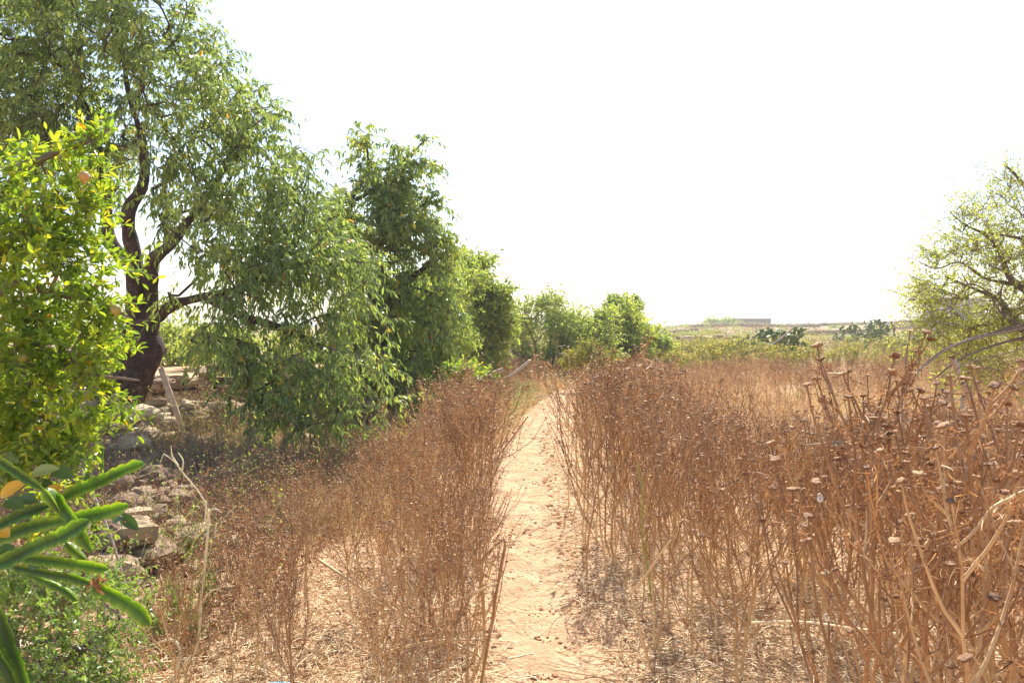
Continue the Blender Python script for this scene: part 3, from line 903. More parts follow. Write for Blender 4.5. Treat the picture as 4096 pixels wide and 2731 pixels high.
# --- the big almond on the left
d0 = 10.0
def line(pts, rads, attach=None):
    return ([at(*p) for p in pts], rads, attach)
tr1 = [line([(103, 436, d0), (108, 418, d0), (122, 392, d0), (134, 372, d0), (142, 350, d0), (144, 334, d0)], [.42, .30, .25, .23, .22, .19]),
       line([(143, 340, d0), (137, 312, d0), (135, 285, d0 - .1), (134, 255, d0 - .1), (128, 215, d0 - .2), (144, 180, d0 - .2), (142, 140, d0 - .3), (128, 90, d0 - .3), (120, 30, d0)], [.15, .14, .12, .10, .085, .07, .05, .035, .02], 1),
       line([(134, 270, d0), (110, 240, d0), (105, 196, d0), (98, 150, d0), (78, 90, d0 + .2), (40, 40, d0)], [.10, .085, .07, .055, .04, .025], 1),
       line([(144, 336, d0), (150, 300, d0), (152, 262, d0 - .2), (170, 244, d0 - .4), (198, 208, d0 - .6), (228, 160, d0 - .7), (240, 110, d0 - .7)], [.13, .10, .085, .07, .05, .035, .02], 1),
       line([(150, 318, d0), (175, 304, d0 - .3), (205, 296, d0 - .6), (245, 288, d0 - .9), (300, 270, d0 - 1.2), (350, 260, d0 - 1.2)], [.085, .065, .05, .04, .028, .016], 1),
       line([(205, 296, d0 - .6), (240, 315, d0 - 1.2), (290, 330, d0 - 1.5), (330, 352, d0 - 1.6)], [.05, .04, .03, .02], 1),
       line([(124, 388, d0), (118, 364, d0 - .1), (100, 360, d0 - .2), (92, 350, d0 - .3)], [.10, .075, .05, .045], 1)]
bl1 = [(20, 60, 9.8, 75, 90, 1.4), (100, 40, 9.8, 80, 70, 1.6), (165, 40, 9.8, 52, 62, 1.3), (200, 105, 9.4, 62, 50, 1.3), (60, 130, 9.8, 80, 60, 1.4),
       (232, 100, 9.3, 32, 42, .8), (252, 140, 9.2, 52, 45, 1.0), (192, 158, 9.2, 42, 42, 1.1), (290, 175, 9.0, 36, 40, .9), (225, 205, 9.0, 62, 50, 1.2),
       (300, 235, 8.9, 55, 50, 1.1), (260, 280, 8.7, 68, 50, 1.1), (330, 290, 8.8, 48, 50, 1.0), (310, 355, 8.5, 72, 48, .9), (250, 345, 8.5, 52, 36, .8),
       (370, 350, 8.8, 40, 42, .8), (345, 410, 8.4, 58, 30, .6), (262, 405, 8.4, 30, 26, .5), (300, 412, 8.3, 45, 26, .5), (212, 330, 9.0, 30, 20, .7), (200, 255, 9.2, 22, 28, .8),
       (275, 250, 8.6, 30, 26, .6), (40, 0, 10.2, 90, 60, 1.5), (-60, 60, 10, 90, 120, 1.6), (150, -50, 10.2, 90, 50, 1.5), (248, 372, 8.3, 28, 20, .4), (322, 215, 9.2, 26, 30, .6), (338, 250, 9.2, 28, 34, .7), (275, 130, 9.4, 10, 12, .3), (292, 122, 9.4, 6, 8, .2), (165, 205, 9.7, 14, 22, .35), (172, 292, 9.6, 10, 10, .25), (118, 160, 9.9, 20, 30, .5), (240, 235, 8.8, 40, 40, .9), (215, 300, 8.9, 24, 22, .5), (150, 110, 9.7, 30, 30, .6)]
tree('almond_tree', 'big almond tree with dark forked trunk and drooping leaves left of the path', 'tree', at(105, 428, d0), tr1, bl1,
     1080, 6, 13, .087, .023, M['almond'], M['bark'], 1, twigL=(.2, .5), droop=.5, step=.3, rtip=.0042, tint=(.45, .2), ldroop=.95, minz=.25)

# --- second almond behind it
d1 = 13.2
tr2 = [line([(392, 430, d1), (388, 380, d1), (378, 320, d1), (366, 270, d1), (350, 215, d1)], [.13, .10, .08, .06, .045]),
       line([(350, 215, d1), (353, 196, d1), (368, 172, d1), (366, 140, d1)], [.045, .035, .025, .014], 1),
       line([(355, 200, d1), (380, 185, d1), (405, 160, d1), (425, 140, d1)], [.035, .028, .02, .012], 1),
       line([(366, 270, d1), (385, 235, d1), (410, 215, d1), (435, 195, d1)], [.05, .04, .026, .014], 1),
       line([(378, 320, d1), (405, 285, d1), (430, 262, d1)], [.09, .06, .03], 1)]
bl2 = [(366, 140, 13.2, 16, 19, .45), (354, 162, 13.2, 11, 15, .35), (372, 172, 13.2, 18, 24, .5), (400, 165, 13.2, 26, 20, .6), (425, 140, 13.2, 13, 13, .35), (430, 167, 13.2, 12, 10, .35), (385, 190, 13.2, 26, 20, .6),
       (395, 195, 13.2, 28, 24, .7), (430, 205, 13.2, 17, 17, .4), (400, 235, 13.2, 40, 26, .9), (436, 226, 13.2, 15, 12, .3), (375, 265, 13.2, 45, 30, 1), (428, 258, 13.2, 26, 18, .6),
       (350, 230, 13.2, 30, 30, .8), (395, 300, 13.2, 46, 34, 1.0), (440, 290, 13.2, 22, 30, .6), (360, 330, 13.2, 40, 35, 1.0), (385, 375, 13, 45, 32, .9), (440, 330, 12.8, 30, 30, .7), (335, 240, 12.2, 26, 45, .8), (340, 200, 12.2, 16, 26, .4), (452, 252, 13, 14, 10, .3), (440, 240, 13, 18, 14, .4), (352, 205, 13, 14, 16, .4), (405, 215, 13, 30, 26, .6), (425, 370, 12.6, 34, 26, .7)]
tree('almond_tree', 'second almond tree behind the big one with its top branches reaching into the white sky', 'tree', at(392, 418, d1), tr2, bl2,
     700, 6, 12, .092, .025, M['almond'], M['bark'], 2, twigL=(.2, .45), droop=.7, step=.3, rtip=.004, tint=(.52, .2), ldroop=1.1)

def simple_tree(name, label, cat, px_base, py_base, d, blobs, ntar, ntwig, nleaf, LL, LW, mat, seed, nst=3, r0=.06, group=None, droop=.1, tint=(.5, .22), bark='twig', twigL=(.2, .45), **kw):
    g = np.random.default_rng(seed)
    b0 = at(px_base, py_base, d); b0[2] = float(height(b0[0], b0[1])) - .05
    C = np.array([at(b[0], b[1], b[2]) for b in blobs])
    trs = []
    for s in range(nst):
        c = C[(s * 2) % len(C)]
        mid_ = b0 * .5 + c * .5 + np.array([g.normal(0, .15), 0, .1])
        p0 = b0 + np.array([g.normal(0, .08), g.normal(0, .08), 0])
        trs.append(([p0, p0 * .4 + mid_ * .6, mid_, c], [r0, r0 * .8, r0 * .6, r0 * .3], None))
    return tree(name, label, cat, b0, trs, blobs, ntar, ntwig, nleaf, LL, LW, M[mat], M[bark], seed, twigL=twigL, droop=droop, tint=tint,
                ldroop=kw.pop('ldroop', .2), group=group, step=kw.pop('step', .35), **kw)

simple_tree('almond_sapling', 'paler scrubby tree with small sparse leaves between the almonds and the hedge', 'tree', 430, 400, 15.5,
            [(405, 300, 15, 40, 34, 1.0), (440, 330, 15.5, 40, 45, 1.1), (420, 370, 15, 45, 30, 1.), (455, 278, 16, 28, 22, .7), (435, 300, 15.5, 32, 32, .9), (395, 345, 15, 40, 40, 1), (465, 370, 15, 25, 22, .6)],
            330, 9, 15, .08, .026, 'hedge', 41, tint=(.55, .2), r0=.07)
simple_tree('carob_tree', 'light green upright tree at the end of the row of almonds', 'tree', 482, 395, 18.5,
            [(482, 268, 18.5, 20, 14, .6), (470, 290, 18.5, 28, 22, .9), (492, 305, 18.5, 18, 20, .7), (475, 325, 18.5, 30, 25, .9), (462, 350, 18, 28, 25, .9), (488, 345, 18.5, 18, 22, .6), (503, 292, 18.5, 10, 9, .3), (455, 268, 18.5, 18, 14, .5), (500, 325, 18.5, 14, 16, .5), (478, 372, 18, 26, 22, .8)],
            360, 9, 15, .085, .034, 'hedge', 42, tint=(.5, .2), r0=.09)
simple_tree('yellow_green_shrub', 'low bright yellow green bush at the foot of the light green tree', 'bush', 468, 385, 11.5,
            [(462, 372, 11.5, 18, 9, .4), (478, 378, 11.5, 13, 9, .3)], 50, 7, 12, .05, .026, 'pom', 43, tint=(.5, .2), r0=.02, twigL=(.1, .22))
simple_tree('tamarisk_bush', 'twiggy grey green bush over the rubble wall', 'bush', 535, 365, 24,
            [(520, 312, 24, 14, 10, .5), (545, 308, 24, 20, 10, .7), (552, 325, 24, 24, 14, 1.), (530, 328, 24, 16, 12, .7), (560, 342, 24, 18, 12, .8), (512, 330, 24, 9, 10, .4), (545, 358, 23.5, 24, 10, .8), (528, 352, 23.5, 12, 10, .5)],
            230, 6, 11, .085, .04, 'hedge', 44, tint=(.42, .25), twigL=(.25, .8))
simple_tree('hedge_bush', 'mid green bush in the middle of the hedge', 'bush', 582, 368, 25,
            [(575, 322, 25, 18, 12, .8), (590, 330, 25, 22, 16, 1.), (572, 345, 25, 20, 14, .9), (598, 345, 25, 18, 14, .8), (600, 318, 25, 12, 9, .5), (575, 360, 24.5, 26, 9, .8), (605, 358, 24.5, 20, 8, .7)],
            230, 6, 12, .09, .045, 'hedge', 45, tint=(.55, .25), twigL=(.25, .7))
simple_tree('round_tree', 'tall rounded bright green tree closing the right end of the hedge', 'tree', 628, 358, 28,
            [(622, 310, 28, 16, 9, .8), (618, 322, 28, 24, 14, 1.1), (632, 332, 28, 24, 16, 1.2), (622, 343, 28, 26, 12, 1.), (643, 340, 28, 14, 10, .6), (606, 330, 28, 14, 14, .7), (630, 352, 27.5, 26, 7, .8)],
            260, 7, 13, .10, .05, 'hedge', 46, tint=(.72, .18), twigL=(.25, .5), r0=.1)
simple_tree('dark_tree', 'darker olive crown showing above the rounded bright green tree', 'tree', 625, 352, 33,
            [(618, 304, 33, 15, 7, .8), (632, 306, 33, 11, 8, .7), (622, 318, 33, 20, 14, 1.)], 110, 8, 12, .11, .05, 'hedge', 47, tint=(.15, .15), twigL=(.25, .5), r0=.1)
simple_tree('hedge_bush', 'small light bush sloping down right of the rounded tree', 'bush', 655, 354, 29,
            [(652, 338, 29, 12, 8, .6), (662, 345, 29, 14, 7, .6)], 70, 8, 12, .09, .045, 'hedge', 48, tint=(.6, .2), twigL=(.2, .4), r0=.04)
simple_tree('yellow_shrub', 'yellowing shrub in front of the middle of the hedge', 'bush', 590, 372, 19,
            [(588, 352, 19, 18, 9, .6), (600, 360, 19, 16, 9, .5), (572, 358, 19, 12, 7, .4)], 70, 7, 11, .06, .03, 'fennel', 49, tint=(.55, .2), r0=.02, twigL=(.15, .35))
# greenery beyond the terrace wall, seen under the big almond crown
for k, (p_, q_, d_, rx, ry, lb) in enumerate([(75, 345, 17, 40, 26, 'green bush behind the terrace wall at the far left'),
                                      (160, 340, 18, 32, 22, 'green bush seen just right of the forked almond trunk'),
                                      (215, 345, 16.5, 36, 22, 'loose light green bush behind the wall under the hanging almond leaves'),
                                      (285, 352, 19, 40, 24, 'green bush beyond the wall hidden behind the middle of the almond crown')]):
    simple_tree('wild_bush', lb, 'bush', p_, q_ + ry, d_, [(p_, q_, d_, rx, ry, .9), (p_ + rx * .5, q_ + 6, d_, rx * .6, ry * .7, .7)], 90, 7, 12, .075, .035, 'hedge', 60 + k, tint=(.6, .2), r0=.04)

# --- sparse almond on the right edge
d2 = 7.6
tr3 = [line([(1085, 470, d2), (1075, 400, d2), (1050, 345, d2), (1012, 320, d2), (1000, 300, d2), (978, 290, d2), (945, 276, d2)], [0.1120, 0.0605, 0.0440, 0.0248, 0.0165, 0.0110, 0.0055]),
       line([(1060, 360, d2), (1050, 310, d2), (1017, 284, d2), (1007, 272, d2), (998, 248, d2), (985, 234, d2), (966, 225, d2), (950, 212, d2)], [0.0640, 0.0330, 0.0220, 0.0187, 0.0154, 0.0110, 0.0077, 0.0044], 1),
       line([(1065, 340, d2), (1052, 280, d2), (1040, 245, d2), (1020, 238, d2), (985, 232, d2)], [0.0560, 0.0275, 0.0193, 0.0138, 0.0066], 1),
       line([(1052, 290, d2), (1045, 220, d2), (1020, 180, d2), (1005, 165, d2)], [0.0400, 0.0193, 0.0110, 0.0044], 1),
       line([(1050, 345, d2), (1024, 327, d2 - .5), (990, 334, d2 - .8), (967, 340, d2 - 1), (940, 352, d2 - 1), (915, 372, d2 - 1)], [0.0400, 0.0154, 0.0121, 0.0099, 0.0066, 0.0033], 1),
       line([(1050, 345, d2), (1024, 338, d2 - .4), (985, 348, d2 - .7), (955, 362, d2 - .9), (935, 378, d2 - .9)], [0.0320, 0.0121, 0.0088, 0.0066, 0.0033], 1),
       line([(1017, 284, d2), (985, 278, d2 + .1), (960, 262, d2), (935, 268, d2), (908, 255, d2)], [0.0240, 0.0110, 0.0077, 0.0055, 0.0022], 1)]
bl3 = [(985, 215, d2, 30, 22, .5), (1015, 195, d2, 22, 22, .5), (965, 245, d2, 26, 20, .5), (935, 262, d2, 22, 14, .35), (925, 285, d2, 14, 18, .3), (955, 300, d2, 34, 26, .6), (1000, 270, d2, 34, 30, .7),
       (1000, 320, d2, 44, 30, .7), (950, 335, d2, 34, 20, .5), (985, 362, d2, 42, 24, .6), (1030, 240, d2, 30, 50, .8), (1060, 300, d2, 50, 70, .9), (930, 320, d2, 20, 14, .4), (1010, 165, d2, 10, 12, .2),
       (1022, 150, d2, 6, 10, .2), (920, 345, d2, 18, 14, .3)]
tree('thorny_almond', 'sparse twiggy tree with small yellow green leaves at the right edge', 'tree', at(1085, 440, d2), tr3, bl3,
     430, 8, 8, .034, .0125, M['hedge'], M['twig'], 3, twigL=(.15, .5), droop=.05, step=.2, rtip=.0022, tint=(.84, .12), ldroop=0, minz=.15, barkt=.25, twig_r=.0022)

# --- pomegranate, close on the left
d3 = 3.1
tr4 = [line([(-90, 620, d3), (-80, 500, d3), (-60, 380, d3), (-30, 300, d3), (10, 240, d3), (60, 190, d3)], [.05, .045, .035, .024, .016, .006]),
       line([(-70, 420, d3), (-20, 380, d3), (30, 345, d3), (80, 375, d3 - .1), (110, 400, d3 - .1)], [.03, .02, .014, .008, .003], 1),
       line([(-60, 380, d3), (0, 290, d3 - .1), (50, 292, d3 - .1), (100, 305, d3 - .1), (132, 318, d3 - .1)], [.025, .014, .010, .006, .003], 1),
       line([(-80, 460, d3), (-20, 420, d3), (20, 440, d3), (60, 470, d3), (76, 482, d3)], [.025, .016, .01, .006, .003], 1),
       line([(60, 345, d3), (90, 372, d3 - .15), (125, 378, d3 - .2), (140, 380, d3 - .2)], [.01, .006, .004, .002], 1),
       line([(-30, 300, d3), (0, 200, d3), (40, 160, d3), (90, 140, d3), (110, 128, d3)], [.02, .014, .01, .006, .003], 1)]
bl4 = [(95, 145, 3.1, 26, 20, .25), (15, 170, 3.1, 34, 26, .35), (60, 185, 3.1, 46, 30, .35), (30, 235, 3.0, 60, 34, .4), (84, 205, 3.05, 18, 26, .25), (70, 265, 3.0, 48, 26, .35),
       (98, 268, 3.0, 12, 10, .12), (20, 300, 3.0, 60, 34, .4), (90, 300, 2.95, 34, 20, .25), (116, 312, 2.95, 12, 8, .1), (40, 345, 3.0, 62, 30, .4), (92, 345, 3, 22, 20, .2), (25, 395, 3.0, 50, 34, .35), (85, 400, 2.95, 26, 22, .2),
       (128, 381, 2.9, 8, 5, .05), (60, 430, 3.0, 30, 22, .25), (15, 440, 3.0, 36, 26, .3), (100, 425, 2.95, 6, 8, .05), (75, 470, 3.0, 14, 14, .15), (20, 480, 3.1, 40, 26, .25), (108, 250, 3.05, 8, 8, .08), (108, 392, 2.95, 10, 8, .08), (92, 350, 2.95, 14, 14, .12), (55, 520, 3.3, 34, 16, .2), (-60, 250, 3.1, 60, 120, .5), (-40, 380, 3.1, 50, 80, .4)]
pomt = tree('pomegranate_bush', 'sunlit yellow green pomegranate bush with a few fruits at the left edge', 'bush', at(-90, 620, d3), tr4, bl4,
     370, 6, 10, .038, .0140, M['pom'], M['twig'], 4, twigL=(.07, .17), droop=.15, step=.12, rtip=.0016, tint=(.55, .2), ldroop=.0, near=True, rosette=True, minz=.1, twig_r=.0012, barkt=.35)
for k, (p_, q_, d_, r_, tn, lb) in enumerate([(84, 176, 2.85, .026, .9, 'pinkish red ripening pomegranate'), (116, 309, 2.8, .026, .25, 'greenish yellow pomegranate near the branch tip'),
                                          (22, 357, 2.8, .022, .1, 'dull olive pomegranate low in the bush')]):
    a = Acc()
    prof = [(0, -1), (.45, -.9), (.8, -.6), (1, -.1), (.95, .35), (.7, .75), (.32, .98), (.2, 1.1), (.3, 1.3), (.36, 1.45)]
    vs = [(r * math.cos(2 * math.pi * j / 16), r * math.sin(2 * math.pi * j / 16), -z) for r, z in prof for j in range(16)]
    qs = [(i * 16 + j, i * 16 + (j + 1) % 16, (i + 1) * 16 + (j + 1) % 16, (i + 1) * 16 + j) for i in range(len(prof) - 1) for j in range(16)]
    p = at(p_, q_, d_)
    a.add(np.array(vs) * r_ * .72 + p, qs, tint=tn * .7)
    o = a.obj('fruit', M['fruit'], pomt); o['label'] = lb

# --- small leaved shrub under the cactus
simple_tree('small_leaved_shrub', 'low dense shrub with small glossy leaves in the bottom left corner', 'bush', 40, 700, 3.2,
            [(20, 600, 3.1, 30, 28, .2), (70, 590, 3.1, 40, 26, .25), (105, 605, 3.15, 24, 24, .2), (45, 640, 3.1, 50, 30, .3), (95, 650, 3.1, 32, 26, .2), (20, 670, 3., 40, 24, .3), (75, 680, 3, 40, 20, .25), (-20, 630, 3.1, 30, 40, .3)],
            135, 6, 9, .026, .0105, 'shrub', 51, tint=(.55, .28), r0=.012, twigL=(.08, .26), droop=0, step=.07, rtip=.001, twig_r=.0009, minz=.02, near=True)

# --- climbing cactus with three winged scalloped stems
cac = empty('climbing_cactus', at(-40, 560, 2.75), 'green climbing cactus with long three winged scalloped stems at lower left', 'cactus')
def cactus_stem(pts, wpx, d, seed, tipin=True, jj=0, rot0=.0, tshift=0.0):
    g = np.random.default_rng(seed)
    P0 = np.array([at(p[0], p[1], d + (p[2] if len(p) > 2 else 0)) for p in pts])
    Ln = np.linalg.norm(np.diff(P0, axis=0), axis=1).sum()
    m = int(Ln / .0045) + 8
    P = smooth_line(P0, m)
    s = np.linspace(0, Ln, m)
    T = nrm(np.gradient(P, axis=0))
    ref = np.array([0, 1., 0.])
    U = nrm(np.cross(T, ref)); W = np.cross(T, U)
    Rw = wpx / 2 / F * d * 1.02
    sw_ = s + .006 * np.sin(s * 37 + seed) + .004 * np.sin(s * 91 + 2 * seed)
    sp_ = g.uniform(.030, .038)
    ph = (sw_ / sp_ + g.random()) % 1.0
    sc_ = (.70 + .30 * np.sin(np.pi * np.clip(ph * .62 + .06, 0, 1)) ** .7) * (1 - .20 * (ph > .88)) * (1 + .06 * np.sin(s * 23 + seed))
    end = np.clip((Ln - s) / .045, 0, 1) ** .5
    st = np.clip(s / .03 + .35, 0, 1)
    vs, tint = [], []
    for k in range(3):
        an = rot0 + k * 2 * math.pi / 3
        for part, (da, rr_, tt) in enumerate([(-1.047, .19, .05), (-.075, .80, .62), (0., 1., .95), (.075, .80, .62)]):  # ridge contrast painted in: valleys shaded dark, wing edges brightened
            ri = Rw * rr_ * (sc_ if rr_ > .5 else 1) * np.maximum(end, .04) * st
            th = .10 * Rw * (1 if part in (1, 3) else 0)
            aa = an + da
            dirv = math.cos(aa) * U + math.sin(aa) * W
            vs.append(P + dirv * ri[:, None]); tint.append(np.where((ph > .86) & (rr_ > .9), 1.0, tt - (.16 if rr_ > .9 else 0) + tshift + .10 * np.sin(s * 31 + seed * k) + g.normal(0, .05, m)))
    K = 12
    V = np.stack(vs, 1).reshape(-1, 3); C = np.stack(tint, 1).reshape(-1)
    i, j = np.meshgrid(np.arange(m - 1), np.arange(K), indexing='ij')
    q = np.stack([i * K + j, i * K + (j + 1) % K, (i + 1) * K + (j + 1) % K, (i + 1) * K + j], -1).reshape(-1, 4)
    a = Acc(); a.add(V, q, tint=C)
    return a.obj('stem', M['cactus'], cac, smooth=False)
Z4 = lambda x, y: (x * .0877, 437.5 + y * .0877)
Z3 = lambda x, y: (x * .1564, 437.5 + y * .1564)
CS_ = [([Z4(-150, 180), Z4(0, 260), Z4(240, 420), Z4(500, 590)], 12, 2.55, .3), ([Z4(500, 580), Z4(590, 680), Z4(690, 850)], 17, 2.5, .9),
       ([Z4(640, 640), Z4(740, 800), Z4(880, 1000), Z4(950, 1130), Z4(1045, 1290)], 17, 2.52, .5),
       ([Z4(-200, 1100), Z4(0, 1000), Z4(280, 870), Z4(570, 770)], 14, 2.7, .2), ([Z4(640, 740), Z4(860, 620), Z4(1150, 500), Z4(1420, 370), Z4(1645, 290)], 16, 2.85, .2),
       ([Z4(-200, 1210), Z4(100, 1110), Z4(420, 1000), Z4(850, 920), Z4(1180, 850), Z4(1470, 765)], 17, 2.65, .4),
       ([Z4(-200, 1500), Z4(100, 1400), Z4(420, 1240), Z4(720, 1120), Z4(1025, 940)], 19, 2.45, .25),
       ([Z4(250, 1360), Z4(520, 1390), Z4(880, 1440), Z4(1240, 1490)], 14, 2.6, .35),
       ([Z3(80, 820), Z3(320, 865), Z3(480, 895), Z3(590, 930)], 12, 2.7, .6),
       ([Z3(600, 930), Z3(700, 985), Z3(800, 1040), Z3(900, 1110), Z3(962, 1195)], 19, 2.6, .5),
       ([Z3(100, 820), Z3(260, 900), Z3(420, 975), Z3(495, 1040)], 10, 2.85, .7), ([Z4(750, 1190), Z4(860, 1280), Z4(980, 1390)], 12, 2.75, .8),
       ([Z3(-60, 1020), Z3(20, 1180), Z3(70, 1320), Z3(130, 1470), Z3(170, 1640)], 18, 2.3, .4), ([Z3(-60, 1280), Z3(0, 1400), Z3(60, 1500), Z3(110, 1650)], 17, 2.25, .5),
       ([(82, 500), (86, 480), (93, 462), (100, 448)], 8, 3.6, .1), ([(102, 470), (101, 455), (103, 446)], 7, 3.7, .1)]
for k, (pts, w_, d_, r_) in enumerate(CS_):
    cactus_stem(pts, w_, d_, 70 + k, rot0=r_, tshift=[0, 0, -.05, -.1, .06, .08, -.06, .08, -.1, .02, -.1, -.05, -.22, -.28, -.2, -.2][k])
a = Acc(); g = np.random.default_rng(8); c = at(*Z3(612, 935), 2.57)
O = c + g.normal(0, .006, (34, 3)); D_ = nrm(rnd(34, g) + np.array([0, 0, .2]))
v, q, t_, nv = leaves(O, D_, rnd(34, g), g.uniform(.018, .036, 34), .012, True); a.add(v, q, t_, tint=np.repeat(g.uniform(.2, .8, 34), nv))
o = a.obj('withered_flower', M['dead'], cac, smooth=False); o['label'] = 'shrivelled orange brown flower'

# --- broad leaved plant
bp = empty('broad_leaved_plant', at(-30, 560, 2.9), 'broad leaved plant with oval leaves and one big yellow leaf behind the cactus', 'plant')
def big_leaf(p0, p1, wid, d, tn, roll, lab=None, sag=.15):
    A0, A1 = at(p0[0], p0[1], d), at(p1[0], p1[1], d - .03)
    Ln = np.linalg.norm(A1 - A0); D_ = (A1 - A0) / Ln
    Nn = nrm(np.array([math.sin(roll), -math.cos(roll) * .8, .6])); S_ = nrm(np.cross(D_, Nn)); N2 = np.cross(S_, D_)
    m, k = 14, 9
    u = np.linspace(0, 1, m)[:, None]; w_ = np.linspace(-1, 1, k)[None]
    prof = np.sin(np.pi * u ** .85) ** .75
    pos = A0 + D_ * (u * Ln)[..., None] + S_ * (w_ * prof * wid / 2)[..., None] + N2 * ((-sag * u ** 2 * Ln) + .16 * wid * np.abs(w_) * prof + .012 * wid * np.sin(u * 40))[..., None]
    i, j = np.meshgrid(np.arange(m - 1), np.arange(k - 1), indexing='ij'); b = i * k + j
    a = Acc(); a.add(pos.reshape(-1, 3), np.stack([b, b + 1, b + k + 1, b + k], -1).reshape(-1, 4), tint=tn)
    o = a.obj('leaf', M['broad'], bp)
    if lab: o['label'] = lab
for args in [((32, 473), (56, 466), .045, 2.75, .82, .3, 'pale sunlit oval leaf'), ((53, 468), (72, 476), .05, 2.8, .45, -.3), ((0, 496), (23, 480), .05, 2.6, 1.0, .2, 'large yellow leaf with brown torn edge'),
             ((6, 500), (22, 506), .055, 2.65, .4, .5), ((20, 497), (36, 500), .04, 2.7, .3, -.5), ((40, 482), (52, 490), .05, 2.95, .1, .1), ((0, 455), (17, 460), .04, 2.8, .7, .2), ((2, 530), (8, 535), .04, 2.6, 1.0, .1, 'small yellow leaf'),
             ((18, 452), (40, 458), .04, 3.0, .5, .1), ((0, 478), (14, 470), .04, 2.9, .5, .8), ((45, 490), (60, 486), .035, 2.9, .97, .4, 'orange yellow curled leaf'), ((120, 515), (138, 528), .06, 3.9, .1, .2), ((112, 520), (124, 512), .06, 3.9, .15, .9),
             ((28, 566), (48, 560), .04, 2.7, .5, .1), ((10, 512), (30, 520), .045, 2.95, .3, .3), ((0, 545), (16, 556), .05, 2.9, .35, .5)]:
    big_leaf(*args)
a = Acc()
Ps = [smooth_line([at(-40, 560, 2.95), at(-5, 520, 2.95), at(15, 490, 2.9), at(35, 470, 2.85)], 10), smooth_line([at(-40, 560, 2.95), at(0, 545, 2.95), at(20, 525, 2.9), at(48, 490, 2.9)], 10), smooth_line([at(-30, 540, 2.95), at(10, 500, 2.95), at(30, 480, 2.95), at(54, 468, 2.85)], 10)]
v, q = tubes(np.array(Ps), np.linspace(.007, .003, 10)[None], 6); a.add(v, q, tint=.5); a.obj('stalk', M['twig'], bp)

# ------------------------------------------------------------------ low vegetation on the left
def blades(n, xyz, L, wd, g, spread=.6, tint=(.5, .2), bendz=.3):
    D = nrm(g.normal(0, spread, (n, 3)) * np.array([1, 1, .3]) + np.array([0, 0, 1]))
    side = nrm(np.cross(D, rnd(n, g)))
    bend = nrm(D * np.array([1, 1, 0]) + 1e-6)
    W = side * (wd / 2)
    p = [xyz, xyz + D * L[:, None] * .5, xyz + D * L[:, None] * .85 + bend * (L * .25)[:, None], xyz + D * L[:, None] * .98 + bend * (L * .6)[:, None] - np.array([0, 0, 1]) * (L * bendz)[:, None]]
    ws = [1, .9, .6, .1]
    vv = np.stack([p[i] + s * W * ws[i] for i in range(4) for s in (-1, 1)], 1)
    b = (np.arange(n) * 8)[:, None]
    q = np.concatenate([b + np.array([[2 * i, 2 * i + 1, 2 * i + 3, 2 * i + 2]]) for i in range(3)])
    return vv.reshape(-1, 3), q, np.repeat(np.clip(g.normal(*tint, n), 0, .92), 8)

g = np.random.default_rng(12)
n = 26000
y = g.uniform(5.6, 10.4, n); x = g.uniform(-.52, -.10, n) * y
dn = vnoise(x, y, .5, 8); kp = (g.random(n) < dn ** 1.3 * 1.3) & (x < path_x(y) - .5)
kp &= ~((x < -2.9) & (y < 7.0)); x, y = x[kp], y[kp]; n = len(x)
v, q, c = blades(n, np.stack([x, y, height(x, y) - .01], -1), g.uniform(.10, .38, n) * (.5 + vnoise(x, y, .8, 6)), .0032, g, .75, (.5, .22))
a = Acc(); a.add(v, q, tint=c)
tag(a.obj('dry_grass', M['grass']), 'golden dry grass and brush on the bank below the almond tree', 'grass', kind='stuff')

def leafy_patch(name, label, xr, yr, n, H, mat, tint, LL, LW, seed, cat='weeds', fn=None):
    g = np.random.default_rng(seed)
    x = g.uniform(*xr, n); y = g.uniform(*yr, n)
    kp = g.random(n) < vnoise(x, y, .35, seed) ** 1.2 * 1.5
    if fn is not None: kp &= fn(x, y)
    x, y = x[kp], y[kp]; n = len(x)
    hh = H * g.uniform(.3, 1.1, n) * (.5 + vnoise(x, y, .5, seed + 1))
    base = np.stack([x, y, height(x, y) - .01], -1)
    top = base + np.stack([g.normal(0, .3, n) * hh, g.normal(0, .3, n) * hh, hh], -1)
    P = np.stack([base, base * .5 + top * .5 + g.normal(0, .02, (n, 3)), top], 1)
    a = Acc(); v, q = tubes(P, np.array([[.0016, .0013, .0008]]), 3); a.add(v, q, mat=1, tint=.5)
    k = 9
    u = g.uniform(.15, 1, (n, k, 1)); O = (base[:, None] * (1 - u) + top[:, None] * u).reshape(-1, 3)
    m_ = len(O); D_ = nrm(rnd(m_, g) + np.array([0, 0, .35]))
    v, q, t_, nv = leaves(O, D_, nrm(rnd(m_, g) + np.array([0, 0, 1])), LL * g.uniform(.6, 1.2, m_), LW)
    a.add(v, q, t_, tint=np.repeat(np.clip(g.normal(*tint, m_), 0, .9), nv))
    return tag(a.obj(name, [M[mat], M['twig']], smooth=False), label, cat, kind='stuff')

